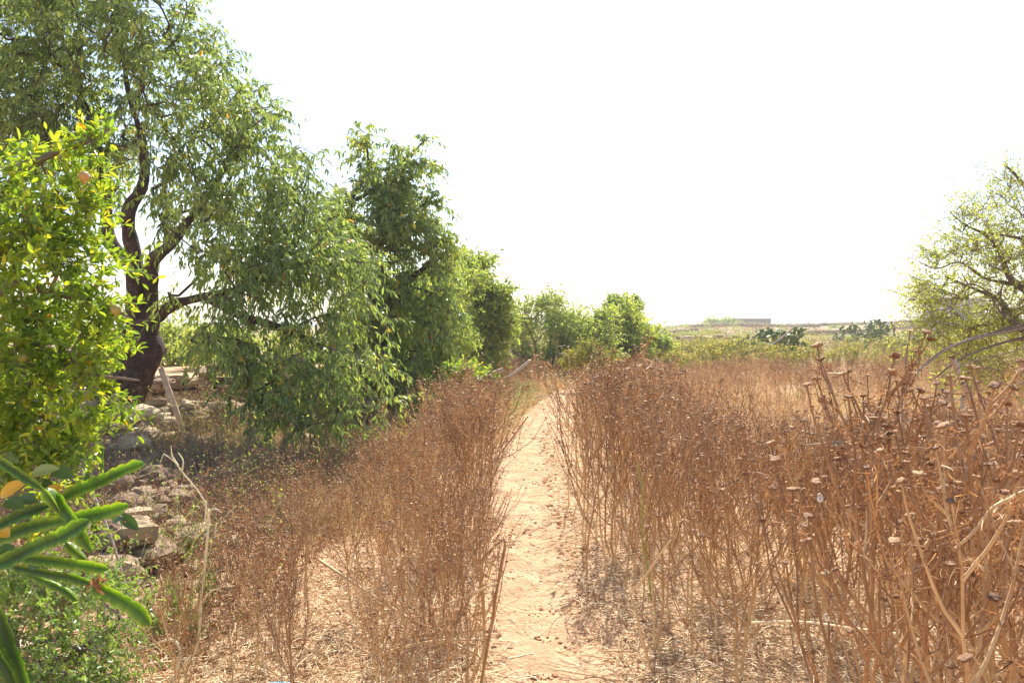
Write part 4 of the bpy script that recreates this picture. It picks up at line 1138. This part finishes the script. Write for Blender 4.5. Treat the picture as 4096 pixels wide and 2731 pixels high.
leafy_patch('weeds', 'scrubby dark green and brown weeds on the shaded rubble bank', (-4.4, -1.35), (3.7, 8.4), 2200, .26, 'hedge', (.2, .25), .022, .009, 81)
leafy_patch('wall_weeds', 'thin green and brown weeds growing over the tumbled rubble', (-4.6, -1.6), (3.8, 9.6), 1500, .5, 'hedge', (.3, .3), .028, .010, 86)
leafy_patch('dead_leaf_litter', 'fallen brown leaves and brush between the stones left of the path', (-3.8, -1.3), (3.3, 8.5), 4200, .07, 'dead', (.5, .25), .035, .014, 82, 'leaf litter')
leafy_patch('reddish_brush', 'dark red brown withered brush right of the boulders', (-3.6, -2.0), (5.6, 7.8), 1700, .34, 'dead', (.15, .15), .02, .006, 83, 'brush')
leafy_patch('golden_brush', 'golden tan withered brush under the hanging almond branches', (-4.7, -.9), (6.4, 10.6), 6200, .38, 'grass', (.5, .18), .026, .010, 84, 'brush')
leafy_patch('tangled_weeds', 'green and yellow weeds on the path verge before the hedge', (-1.6, .6), (11.5, 19), 1600, .32, 'green_grass', (.4, .25), .05, .016, 85, 'weeds', fn=lambda x, y: np.abs(x - path_x(y)) > .28)
leafy_patch('withered_brush', 'tangled withered brown brush over the stones of the bank', (-4.4, -1.2), (3.6, 8.4), 5200, .42, 'dead', (.55, .25), .026, .007, 87, 'brush')
g = np.random.default_rng(14)
n = 9000
y = g.uniform(10.5, 21, n); x = path_x(y) - .3 - g.random(n) ** 1.3 * 3
v, q, c = blades(n, np.stack([x, y, height(x, y) - .01], -1), g.uniform(.15, .45, n), .006, g, .7, (.55, .25))
a = Acc(); a.add(v, q, tint=c)
tag(a.obj('verge_grass', M['grass']), 'dry tufted grass left of the far bend of the path', 'grass', kind='stuff')
g = np.random.default_rng(16); n = 26000
y = 7 + g.random(n) ** .8 * 16; x = g.uniform(.12, .72, n) * y
kp = (g.random(n) < vnoise(x, y, 2.2, 61) * 1.1) & (x > path_x(y) + .4); x, y = x[kp], y[kp]; n = len(x)
grn = vnoise(x, y, 1.5, 62)
v, q, c = blades(n, np.stack([x, y, height(x, y) - .01], -1), g.uniform(.15, .5, n), .0055, g, .6, (.6, .2))
c = np.where(np.repeat(grn > .82, 8), c * .3 + .75, c * .9)
a = Acc(); a.add(v, q, tint=c)
tag(a.obj('field_grass', M['grass']), 'pale straw and greenish grass between the dried daisies of the mid field', 'grass', kind='stuff')
# bright green weeds near lower left
for k, (p_, q_, d_) in enumerate([(155, 618, 3.75), (172, 606, 3.9), (190, 622, 3.8), (205, 606, 4.1)]):
    c0 = at(p_, q_, d_); c0[2] = float(height(c0[0], c0[1]))
    g = np.random.default_rng(90 + k)
    n = 16
    base = c0 + g.normal(0, .02, (n, 3)) * np.array([1, 1, 0]); top = base + np.stack([g.normal(0, .035, n), g.normal(0, .035, n), g.uniform(.12, .26, n)], -1)
    a = Acc(); v, q = tubes(np.stack([base, (base + top) / 2, top], 1), np.array([[.0018, .0014, .0008]]), 4); a.add(v, q, tint=.4)
    u = g.uniform(.1, 1, (n, 34, 1)); O = (base[:, None] * (1 - u) + top[:, None] * u).reshape(-1, 3); m_ = len(O)
    v, q, t_, nv = leaves(O, nrm(rnd(m_, g) * .8 + np.array([0, 0, .8])), rnd(m_, g), g.uniform(.02, .035, m_), .0042)
    a.add(v, q, t_, tint=np.repeat(np.clip(g.normal(.6, .2, m_), 0, 1), nv))
    tag(a.obj('green_weed', M['green_grass'], smooth=False), 'bright green feathery weed growing right of the lowest cactus tip', 'weed', 'bright green weeds by the cactus')
# arching green grass tuft
a = Acc(); g = np.random.default_rng(15); n = 40
c0 = at(176, 590, 4.6); c0[2] = float(height(c0[0], c0[1]))
v, q, c = blades(n, c0 + g.normal(0, .03, (n, 3)) * np.array([1, 1, 0]), g.uniform(.25, .5, n), .004, g, .7, (.5, .2), .45); a.add(v, q, tint=c)
tag(a.obj('grass_tuft', M['green_grass']), 'arching thin green grass tuft before the grey boulders', 'grass tuft')

# ------------------------------------------------------------------ loose stalks, cane, plank, odd things
def stick(name, pts, r, m, label, cat, tn=.8, group=None, side=None, d=None, ground=False):
    P = smooth_line([at(*p) for p in pts], max(10, len(pts) * 5))
    a = Acc(); v, q = tubes(P[None], np.linspace(r, r * .7, len(P))[None], 7)
    a.add(v, q, tint=tn)
    e0 = P[0]; 
    if side:
        for sp in side:
            S_ = smooth_line([at(*p) for p in sp], 8); v, q = tubes(S_[None], np.linspace(r * .6, r * .25, 8)[None], 5); a.add(v, q, tint=tn)
    return tag(a.obj(name, m), label, cat, group)
stick('dry_cane', [(72, 440, 3.9), (80, 465, 3.85), (96, 500, 3.8), (112, 540, 3.75), (124, 580, 3.7), (133, 612, 3.7)], .0075, M['twig'], 'thin grey cane leaning across the boulders behind the cactus', 'cane', .8)
stick('bleached_stalk', [(160, 690, 3.3), (195, 650, 3.3), (201, 600, 3.3), (205, 560, 3.28), (208, 530, 3.25), (209, 508, 3.25)], .007, M['straw'], 'upright bleached stalk in the left foreground', 'stalk', .98,
      side=[[(208, 530, 3.25), (205, 515, 3.24), (205, 498, 3.22), (190, 482, 3.2), (178, 465, 3.2), (165, 453, 3.18), (160, 462, 3.17)], [(178, 465, 3.2), (172, 455, 3.2), (171, 445, 3.2)], [(182, 470, 3.2), (183, 460, 3.2), (178, 452, 3.2)],
            [(208, 530, 3.25), (203, 538, 3.2)], [(205, 515, 3.24), (214, 508, 3.2), (222, 512, 3.2)], [(203, 600, 3.3), (212, 590, 3.28), (220, 588, 3.25)]])
stick('bent_stalk', [(170, 690, 3.1), (178, 665, 3.1), (180, 648, 3.1), (172, 639, 3.1), (158, 642, 3.1), (135, 650, 3.15)], .006, M['straw'], 'pale stalk bent over in an arch at the bottom left', 'stalk', .9)
stick('fallen_stalk', [(380, 654, 3.3), (405, 646, 3.2), (440, 640, 3.15), (483, 639, 3.1)], .007, M['straw'], 'thick pale broken stalk lying level left of the path', 'stalk', .75)
stick('fallen_stalk', [(320, 560, 4.2), (400, 612, 3.8), (450, 640, 3.6), (475, 652, 3.5)], .008, M['straw'], 'long brown stalk slanting down through the left dried daisies', 'stalk', .45)
stick('fallen_stalk', [(415, 618, 3.2), (455, 600, 3.1), (497, 582, 3.0)], .0055, M['straw'], 'pale stalk pointing up to the right beside the path', 'stalk', .8)
stick('snapped_stem', [(478, 700, 3.2), (492, 620, 3.2), (500, 570, 3.2), (505, 543, 3.2), (500, 541, 3.2), (480, 560, 3.2)], .006, M['stem'], 'dark snapped stem bent over at the left edge of the path', 'stem', .5)
stick('leaning_stem', [(455, 520, 3.6), (480, 480, 3.6), (510, 440, 3.6), (528, 416, 3.6)], .004, M['stem'], 'thin dry stem leaning right over the path with a seed head', 'stem', .35,
      side=[[(495, 462, 3.6), (508, 452, 3.6), (512, 444, 3.6)], [(480, 480, 3.6), (492, 476, 3.6), (500, 470, 3.6)]])
stick('broken_stalk', [(650, 668, 3.3), (643, 640, 3.25), (636, 612, 3.2), (631, 596, 3.2), (632, 592, 3.2), (645, 576, 3.15), (658, 557, 3.1), (671, 539, 3.05)], .0055, M['straw'], 'grey stalk snapped at an angle among the right hand stems', 'stalk', .6)
stick('fallen_stalk', [(752, 622, 3.0), (800, 621, 2.8), (850, 627, 2.6), (905, 634, 2.4)], .005, M['straw'], 'long pale stalk lying level across the right foreground', 'stalk', .85)
stick('broken_stalk', [(1035, 485, 1.6), (1010, 498, 1.6), (992, 508, 1.6), (975, 530, 1.6), (955, 548, 1.6)], .0042, M['stem'], 'thick bent tan stalk at the right edge', 'stalk', .5)
stick('fallen_stalk', [(560, 590, 4.6), (585, 602, 4.4), (600, 622, 4.2)], .005, M['straw'], 'short pale stalk on the right verge of the path', 'stalk', .9)
stick('living_stalk', [(651, 600, 3.6), (648, 570, 3.62), (642, 535, 3.6), (643, 500, 3.57), (640, 478, 3.6), (639, 462, 3.6)], .0042, M['living'], 'single living yellow green stem among the brown ones right of the path', 'stem', .1)
# fallen grey branches before the thorny tree
for k, (pts, r_) in enumerate([([(1050, 318, 6.3), (1024, 328, 6.3), (985, 336, 6.2), (955, 345, 6.1), (925, 365, 6.0), (905, 385, 6)], .014), ([(940, 345, 6.2), (970, 360, 6.2), (1000, 370, 6.3), (1040, 372, 6.3)], .010),
                               ([(1050, 340, 6), (1010, 352, 5.9), (980, 358, 5.9), (950, 372, 5.8)], .011), ([(935, 400, 5.6), (980, 398, 5.6), (1040, 396, 5.7)], .008), ([(940, 412, 5.5), (985, 410, 5.5), (1040, 412, 5.6)], .008),
                               ([(1050, 372, 5.8), (1010, 388, 5.7), (985, 410, 5.6)], .010), ([(985, 300, 6.6), (950, 308, 6.5), (925, 312, 6.5)], .009), ([(1040, 420, 5.4), (1010, 430, 5.3), (975, 436, 5.3)], .009)]):
    stick('cut_branch', pts, r_ * .45, M['twig'], 'bare grey cut branch in the brush pile under the thorny tree', 'branch', .35, 'grey cut branches under the thorny tree')
for k, (p_, q_) in enumerate([(958, 372), (971, 398), (962, 408), (985, 404), (950, 400)]):
    c0 = at(p_, q_, 5.9); c1 = at(p_ + random.uniform(-10, 10), q_ - random.uniform(8, 16), 5.85)
    a = Acc(); v, q = tubes(np.array([[c0, (c0 + c1) / 2 + .01, c1]]), np.array([[.016, .018, .013]]), 7); a.add(v, q, tint=1.0)
    tag(a.obj('bleached_wood', M['twig']), 'short chunk of bleached pinkish wood in the brush pile', 'wood', 'bleached wood chunks in the brush pile')
for pts, r_, lb in [([(530, 360, 17), (515, 372, 16.8), (507, 377, 16.7)], .03, 'pale dead branch on the verge left of the path bend'), ([(483, 374, 14.5), (492, 373, 14.5), (503, 369, 14.5)], .05, 'pinkish fallen log beside the rubble at the hedge end'), ([(534, 398, 11.5), (546, 395, 11.5), (562, 402, 11.5)], .012, 'thin bleached branch lying by the path bend')]:
    stick('dead_branch', pts, r_, M['twig'], lb, 'branch', .95)

# plank leaning on the wall
p0, p1 = at(186, 430, 9.0), at(161, 368, 10.0)
p0[2] = float(height(p0[0], p0[1]))
ax = nrm(p1 - p0); side = nrm(np.cross(ax, np.array([0, -1., .4]))); nn = np.cross(ax, side)
a = Acc(); hw, ht = .034, .014
m = 12; vs = []
for i in range(m):
    c0 = p0 + (p1 - p0) * i / (m - 1)
    for (s, t) in ((-1, -1), (1, -1), (1, 1), (-1, 1)):
        vs.append(c0 + side * s * (hw + random.uniform(-.003, .003)) + nn * t * ht)
qs = [(i * 4 + j, i * 4 + (j + 1) % 4, (i + 1) * 4 + (j + 1) % 4, (i + 1) * 4 + j) for i in range(m - 1) for j in range(4)] + [(3, 2, 1, 0), (m * 4 - 4, m * 4 - 3, m * 4 - 2, m * 4 - 1)]
a.add(vs, qs, tint=.3)
tag(a.obj('wooden_plank', M['wood'], smooth=False), 'weathered wooden plank leaning against the terrace wall right of the almond trunk', 'plank')
# thin stake under the hanging leaves
stick('wooden_stake', [(229, 418, 9), (229, 396, 9)], .03, M['bark'], 'short dark stake standing by the wall under the hanging leaves', 'stake', .4)

# blue basin just at the bottom edge
a = Acc(); c0 = np.array([-.93, 3.075, 0.]); c0[2] = float(height(c0[0], c0[1]))
prof = [(0, .012), (.095, .012), (.118, .075), (.128, .078), (.130, .070), (.122, .066), (.102, .0), (0, .0)]
K = 40
vs = [(r * math.cos(2 * math.pi * j / K), r * math.sin(2 * math.pi * j / K), z) for r, z in prof for j in range(K)]
qs = [(i * K + j, i * K + (j + 1) % K, (i + 1) * K + (j + 1) % K, (i + 1) * K + j) for i in range(len(prof) - 1) for j in range(K)]
a.add(np.array(vs), qs, tint=.6)
o = a.obj('plastic_basin', M['blue']); o.location = c0
tag(o, 'bright blue plastic basin whose rim just shows at the bottom edge', 'basin')

# snails
def snail(px, py, d, label):
    a = Acc(); m = 46
    t = np.linspace(0, 4.6 * math.pi, m); R_ = .0011 * np.exp(.135 * t)
    P = np.stack([R_ * np.cos(t), R_ * np.sin(t), -.35 * R_], -1)
    v, q = tubes(P[None], (R_ * .62)[None], 9); a.add(v, q, tint=np.repeat(.55 + .3 * np.sin(t * .7), 9))
    v0, q0 = CS[3]; a.add(nrm(v0) * np.array([.005, .005, .003]) + P[-1], q0, tint=.3)
    o = a.obj('snail', M['snail']); o.location = at(px, py, d); o.rotation_euler = (1.3, .4, random.uniform(0, 3))
    return tag(o, label, 'snail', None)
snail(820, 498, 1.9, 'round white snail shell on a stem at the middle right')
snail(832, 598, 2.0, 'white snail shell at a stem fork low in the right foreground')
snail(828, 617, 2.0, 'pale oval snail shell just below another in the right foreground')
snail(856, 624, 2.05, 'greyish snail shell hanging on a pale stem at lower right')
snail(868, 668, 2.2, 'white snail shell nearest the bottom edge at lower right')

# ------------------------------------------------------------------ fennel band, prickly pears, hill
def fennel_mesh(seed, H=1.):
    g = np.random.default_rng(seed); a = Acc(); n = 14
    base = g.normal(0, .05, (n, 3)) * np.array([1, 1, 0]); top = base + np.stack([g.normal(0, .22, n), g.normal(0, .22, n), g.uniform(.55, 1.05, n) * H], -1)
    v, q = tubes(np.stack([base, base * .45 + top * .55 + np.array([0, 0, .05]), top], 1), np.array([[.008, .006, .004]]), 3); a.add(v, q, tint=.3)
    k = 12
    u = g.uniform(.15, 1, (n, k, 1)); O = (base[:, None] * (1 - u) + top[:, None] * u).reshape(-1, 3) + g.normal(0, .03, (n * k, 3)); m_ = len(O)
    v, q, t_, nv = leaves(O, nrm(rnd(m_, g) + np.array([0, 0, .4])), rnd(m_, g), g.uniform(.06, .14, m_), .03); a.add(v, q, t_, tint=np.repeat(np.clip(g.normal(.38, .15, m_), 0, .7), nv))
    k = 8
    O = (top[:, None] + g.normal(0, .05, (n, k, 3)) * np.array([1.2, 1.2, .7])).reshape(-1, 3); m_ = len(O)
    v, q, t_, nv = leaves(O, nrm(rnd(m_, g) * np.array([1, 1, .3])), np.tile([0, 0, 1.], (m_, 1)), g.uniform(.04, .07, m_), .045); a.add(v, q, t_, tint=np.repeat(np.clip(g.normal(.88, .1, m_), .6, 1), nv))
    return a
FM = [fennel_mesh(s).mesh('fennel', M['fennel'], False) for s in range(6)]
g = np.random.default_rng(33)
cnt = 0
while cnt < 285:
    y = 19.5 + g.random() ** .9 * 32; x = g.uniform(.10, .70) * y
    if y < 24 and vnoise(x, y, 2.2, 91) < .62: continue
    if y < 26 and x / y < .17: continue
    if g.random() > .25 + vnoise(x, y, 3.2, 3) * 1.0: continue
    o = bpy.data.objects.new('fennel', FM[cnt % 6]); COL.objects.link(o)
    s = g.uniform(.40, 1.15) * (.65 + .6 * vnoise(x, y, 2.5, 71)) * (1.0 if y > 25 else .85)
    o.location = (x, y, float(height(x, y)) - .02); o.scale = (s * 1.25, s * 1.25, s); o.rotation_euler = (0, 0, g.uniform(0, 6.3))
    tag(o, 'yellow flowering fennel clump beyond the brown field', 'fennel', 'fennel clumps beyond the brown field'); cnt += 1
# dried stems and scrub further out as mass
A = Acc(); g = np.random.default_rng(34)
for i in range(1500):
    y = 24 + g.random() ** .8 * 40; x = g.uniform(.02, .72) * y
    stamp(A, low[i % 6], x, y, g.uniform(.5, .95), g)
tag(A.obj('far_dry_stems', DM), 'reddish brown dry stems mixed among the fennel towards the hill', 'dry plants', kind='stuff')
# low far scrub as ground cover on the slope
g = np.random.default_rng(35)
def scrub(name, label, n, yr, xr, size, mat, tint, cat='scrub', pw=1.0):
    y = yr[0] + g.random(n) ** pw * (yr[1] - yr[0]); x = g.uniform(*xr, n) * y
    kp = g.random(n) < vnoise(x, y * .5, 7, 12) ** 1.5 * 1.6; x, y = x[kp], y[kp]; n = len(x)
    k = 26; a = Acc()
    s = size * g.uniform(.5, 1.3, n) * (y / 60) ** .3
    O = np.stack([x, y, height(x, y)], -1)[:, None] + np.abs(g.normal(0, 1, (n, k, 3))) * g.choice([-1, 1], (n, k, 3)) * np.array([1, 1, .0]) * s[:, None, None] * .5
    O[..., 2] += np.abs(g.normal(0, .45, (n, k))) * s[:, None]
    O = O.reshape(-1, 3); m_ = len(O)
    v, q, t_, nv = leaves(O, rnd(m_, g), rnd(m_, g), np.repeat(s, k) * .3, np.repeat(s, k) * .16)
    a.add(v, q, t_, tint=np.repeat(np.clip(g.normal(*tint, n), 0, .9)[:, None] + g.normal(0, .08, (n, k)), nv).reshape(-1) if False else np.repeat((np.clip(g.normal(tint[0], tint[1], n), 0, .9)[:, None] + g.normal(0, .08, (n, k))).reshape(-1), nv))
    return tag(a.obj(name, M[mat], smooth=False), label, cat, kind='stuff')
scrub('yellow_scrub', 'yellow green ground scrub on the plain before the hill', 2400, (36, 110), (-.1, .75), .55, 'fennel', (.5, .2))
scrub('hill_scrub', 'tan and olive scrub covering the low hill', 2600, (70, 205), (-.1, .75), .55, 'grass', (.25, .2), pw=.7)
scrub('olive_scrub', 'olive green scrub dotted over the low hill', 900, (60, 205), (-.1, .75), .6, 'hedge', (.3, .2), pw=.8)

def pear(px, py, d, wpx, hpx, n, seed, label):
    g = np.random.default_rng(seed); a = Acc(); n = int(n * 1.9)
    c0 = at(px, py, d); gz = float(height(c0[0], c0[1])); c0[2] = gz
    Wm, Hm = wpx / F * d / 2, hpx / F * d
    top = at(px, py - hpx, d)[2]; Hm = max(top - gz, .8)
    v0, q0 = CS[3]; sp = nrm(v0)
    pads = [(c0 + np.array([g.uniform(-.5, .5) * Wm, g.uniform(-.3, .3) * Wm, .25]), np.array([0, 0, 1.]))for _ in range(max(3, n // 14))]
    for i in range(n):
        pc, up_ = pads[g.integers(max(0, len(pads) - 30), len(pads))] if i > len(pads) else pads[i % len(pads)]
        dr = nrm(up_ * .7 + g.normal(0, .6, 3) + np.array([0, 0, .3])); L = g.uniform(.20, .32)
        c = pc + dr * L * .85
        rx_ = abs(c[0] - c0[0]) / Wm; 
        if rx_ > 1 or c[2] - gz > Hm * math.sqrt(max(0, 1.05 - .7 * rx_ ** 2)): continue
        pads.append((c, dr))
    for c, dr in pads:
        s_ = nrm(np.cross(dr, rnd(1, g)[0])); nn_ = np.cross(dr, s_); L = g.uniform(.24, .34)
        v = c + sp[:, :1] * s_ * L * .36 + sp[:, 1:2] * nn_ * .035 + sp[:, 2:3] * dr * L * .55
        a.add(v, q0, tint=g.choice([.25, .45, .6, .95], p=[.35, .35, .2, .1]))
    return tag(a.obj('prickly_pear', M['pear']), label, 'cactus')
pear(772, 350, 36, 50, 20, 150, 1, 'large dark prickly pear clump on the plain below the flat roofed building')
pear(746, 346, 38, 22, 12, 60, 2, 'low prickly pear just left of the large dark clump')
pear(797, 347, 36, 24, 20, 70, 3, 'upright prickly pear at the right end of the large dark clump')
pear(661, 352, 34, 14, 22, 46, 4, 'small prickly pear with pale pads right of the hedge')
pear(872, 334, 55, 44, 15, 140, 5, 'dark prickly pear clump on the slope towards the right')
pear(850, 335, 60, 24, 9, 70, 6, 'low green prickly pear left of the dark slope clump')
pear(905, 344, 44, 26, 10, 50, 7, 'pale prickly pear near the thorny tree')
stick('dead_pole', [(762, 349, 34), (778, 340, 34), (795, 326, 34)], .05, M['twig'], 'pale dead pole slanting across the large prickly pear', 'pole', .8)

# rough walls on the hill
for k, (pa, pb, d_, cs, ch, lb) in enumerate([(640, 705, 120, 2, .28, 'low pale field wall left of the ruined hut on the hill'), (690, 830, 150, 2, .30, 'long brown terrace wall across the middle of the hill'),
                                      (800, 905, 105, 2, .36, 'pale rough terrace wall right of the big prickly pear'), (820, 960, 170, 2, .32, 'upper brown terrace wall on the right of the hill'),
                                      (880, 1030, 130, 2, .34, 'lower terrace wall running to the right edge'), (670, 760, 62, 3, .3, 'tumbled grey stones at the far edge of the brown field')]):
    xa, xb = (pa - 512) / F * d_, (pb - 512) / F * d_
    stone_wall('field_wall', (xa, d_), (xb, d_ + 6), cs, ch, lb, thick=.9, sw=(.6, 1.6), gap_top=.5, k=2, tint=(.25, .85))

def box(a, lo, hi, tint=.5, mat=0):
    lo, hi = np.array(lo, float), np.array(hi, float)
    v = [(lo[0] if i & 1 == 0 else hi[0], lo[1] if i & 2 == 0 else hi[1], lo[2] if i & 4 == 0 else hi[2]) for i in range(8)]
    a.add(v, [(0, 2, 3, 1), (4, 5, 7, 6), (0, 1, 5, 4), (2, 6, 7, 3), (0, 4, 6, 2), (1, 3, 7, 5)], tint=tint, mat=mat)

def hut(px0, px1, pytop, d, dep, label, mat, openings, name='stone_building', roofh=.25):
    x0, x1 = (px0 - 512) / F * d, (px1 - 512) / F * d
    gz = float(min(height(x0, d), height(x1, d))) - .3
    zt = at(px0, pytop, d)[2]
    t = empty(name, ((x0 + x1) / 2, d, gz), label, 'building')
    # front wall with real openings
    a = Acc(); th = .4
    ops = sorted(openings)
    xs_ = [x0]
    for (u0, u1, v0, v1) in ops:
        xs_ += [x0 + (x1 - x0) * u0, x0 + (x1 - x0) * u1]
    xs_.append(x1)
    for i in range(len(xs_) - 1):
        if i % 2 == 0: box(a, (xs_[i], d, gz), (xs_[i + 1], d + th, zt))
        else:
            u0, u1, v0, v1 = ops[i // 2]; H_ = zt - gz
            if v0 > 0: box(a, (xs_[i], d, gz), (xs_[i + 1], d + th, gz + H_ * v0))
            box(a, (xs_[i], d, gz + H_ * v1), (xs_[i + 1], d + th, zt))
    box(a, (x0, d + th + .002, gz), (x0 + th, d + dep, zt)); box(a, (x1 - th, d + th + .002, gz), (x1, d + dep, zt)); box(a, (x0 + th, d + dep - th, gz), (x1 - th, d + dep, zt))
    a.obj('wall', mat, t, smooth=False)
    a = Acc(); box(a, (x0 - .15, d - .15, zt + .003), (x1 + .15, d + dep + .15, zt + roofh)); a.obj('roof', mat, t, smooth=False)
    for (u0, u1, v0, v1) in ops:
        a = Acc(); H_ = zt - gz
        box(a, (x0 + (x1 - x0) * u0 + .01, d + .25, gz + H_ * v0 + .01), (x0 + (x1 - x0) * u1 - .01, d + .3, gz + H_ * v1 - .01))  # dark panel in the opening, painted as the unlit interior
        a.obj('window' if v0 > 0 else 'door', M['dark'], t, smooth=False)
    return t
hut(738, 771, 319, 205, 6, 'flat roofed stone building on the hill crest', M['wall'], [(.78, .86, .35, .75), (.1, .15, .4, .7)])
hut(703, 734, 327.5, 190, 5, 'low ruined stone hut left of the flat roofed building', M['wall'], [(.25, .32, 0, .7), (.85, .92, .3, .6)], roofh=.1)
hut(907, 922, 320.5, 208, 4, 'small pale tan hut on the crest at the right', M['wall'], [(.4, .55, .3, .7)])
hut(948, 985, 299, 110, 7, 'pale pinkish house seen through the thorny tree', M['pink'], [(.2, .3, .45, .65), (.6, .7, .45, .65)], name='house')
hut(503, 533, 319, 30, 3, 'ruined pale stone room behind the twiggy hedge bush', M['stone'], [(.25, .4, .35, .7), (.62, .78, .3, .65)], roofh=.08)

# bushes on the hill crest
BM = []
for s in range(5):
    g = np.random.default_rng(700 + s); a = Acc(); n = 420
    c = rnd(n, g) * (g.random(n) ** .5)[:, None] * np.array([1.2, 1, .6]) * (1 + .3 * np.sin(g.random((n, 1)) * 9))
    c[:, 2] = np.abs(c[:, 2]) + .15
    v, q, t_, nv = leaves(c, rnd(n, g), rnd(n, g), .26, .15); a.add(v, q, t_, tint=np.repeat(np.clip(g.normal(.35, .25, n), 0, .9), nv))
    st = np.zeros((6, 3)); v, q = tubes(np.stack([st, c[:6] * .5, c[:6]], 1), np.array([[.06, .04, .02]]), 4); a.add(v, q, mat=1, tint=.4)
    BM.append(a.mesh('hill_bush', [M['hedge'], M['twig']], False))
g = np.random.default_rng(50)
for k in range(64):
    if k < 40: d_ = g.uniform(190, 212); p_ = g.uniform(655, 1010)
    else: d_ = g.uniform(60, 180); p_ = g.uniform(640, 1000)
    if abs(p_ - 755) < 20 and d_ > 180: continue
    x = (p_ - 512) / F * d_
    o = bpy.data.objects.new('hill_bush', BM[k % 5]); COL.objects.link(o)
    s = g.uniform(.4, 1.0) * (1 if d_ > 150 else .8); o.scale = (s * 1.3, s, s); o.location = (x, d_, float(height(x, d_)) - .1); o.rotation_euler = (0, 0, g.uniform(0, 6))
    tag(o, 'small dark bush dotted over the low hill', 'bush', 'small bushes on the low hill')
for p_, lb in ((712, 'rounded bush above the ruined hut'), (728, 'round dark bush just left of the flat roofed building')):
    o = bpy.data.objects.new('hill_bush', BM[p_ % 5]); COL.objects.link(o); x = (p_ - 512) / F * 196; o.location = (x, 196, float(height(x, 196)) + (.2)); o.scale = (1.9, 1.5, 2.2)
    tag(o, lb, 'bush')

# ------------------------------------------------------------------ air
a = Acc(); box(a, (-3200, -60, -40), (3200, 3600, 12))
hz = bpy.data.materials.new('haze_air'); hz.use_nodes = True
t = hz.node_tree; t.nodes.clear()
o_ = t.nodes.new('ShaderNodeOutputMaterial'); pv = t.nodes.new('ShaderNodeVolumePrincipled')
pv.inputs['Color'].default_value = (.97, .97, 1, 1); pv.inputs['Density'].default_value = .0010; pv.inputs['Anisotropy'].default_value = .2
t.links.new(pv.outputs[0], o_.inputs['Volume'])
tag(a.obj('haze', hz, smooth=False), kind='stuff')
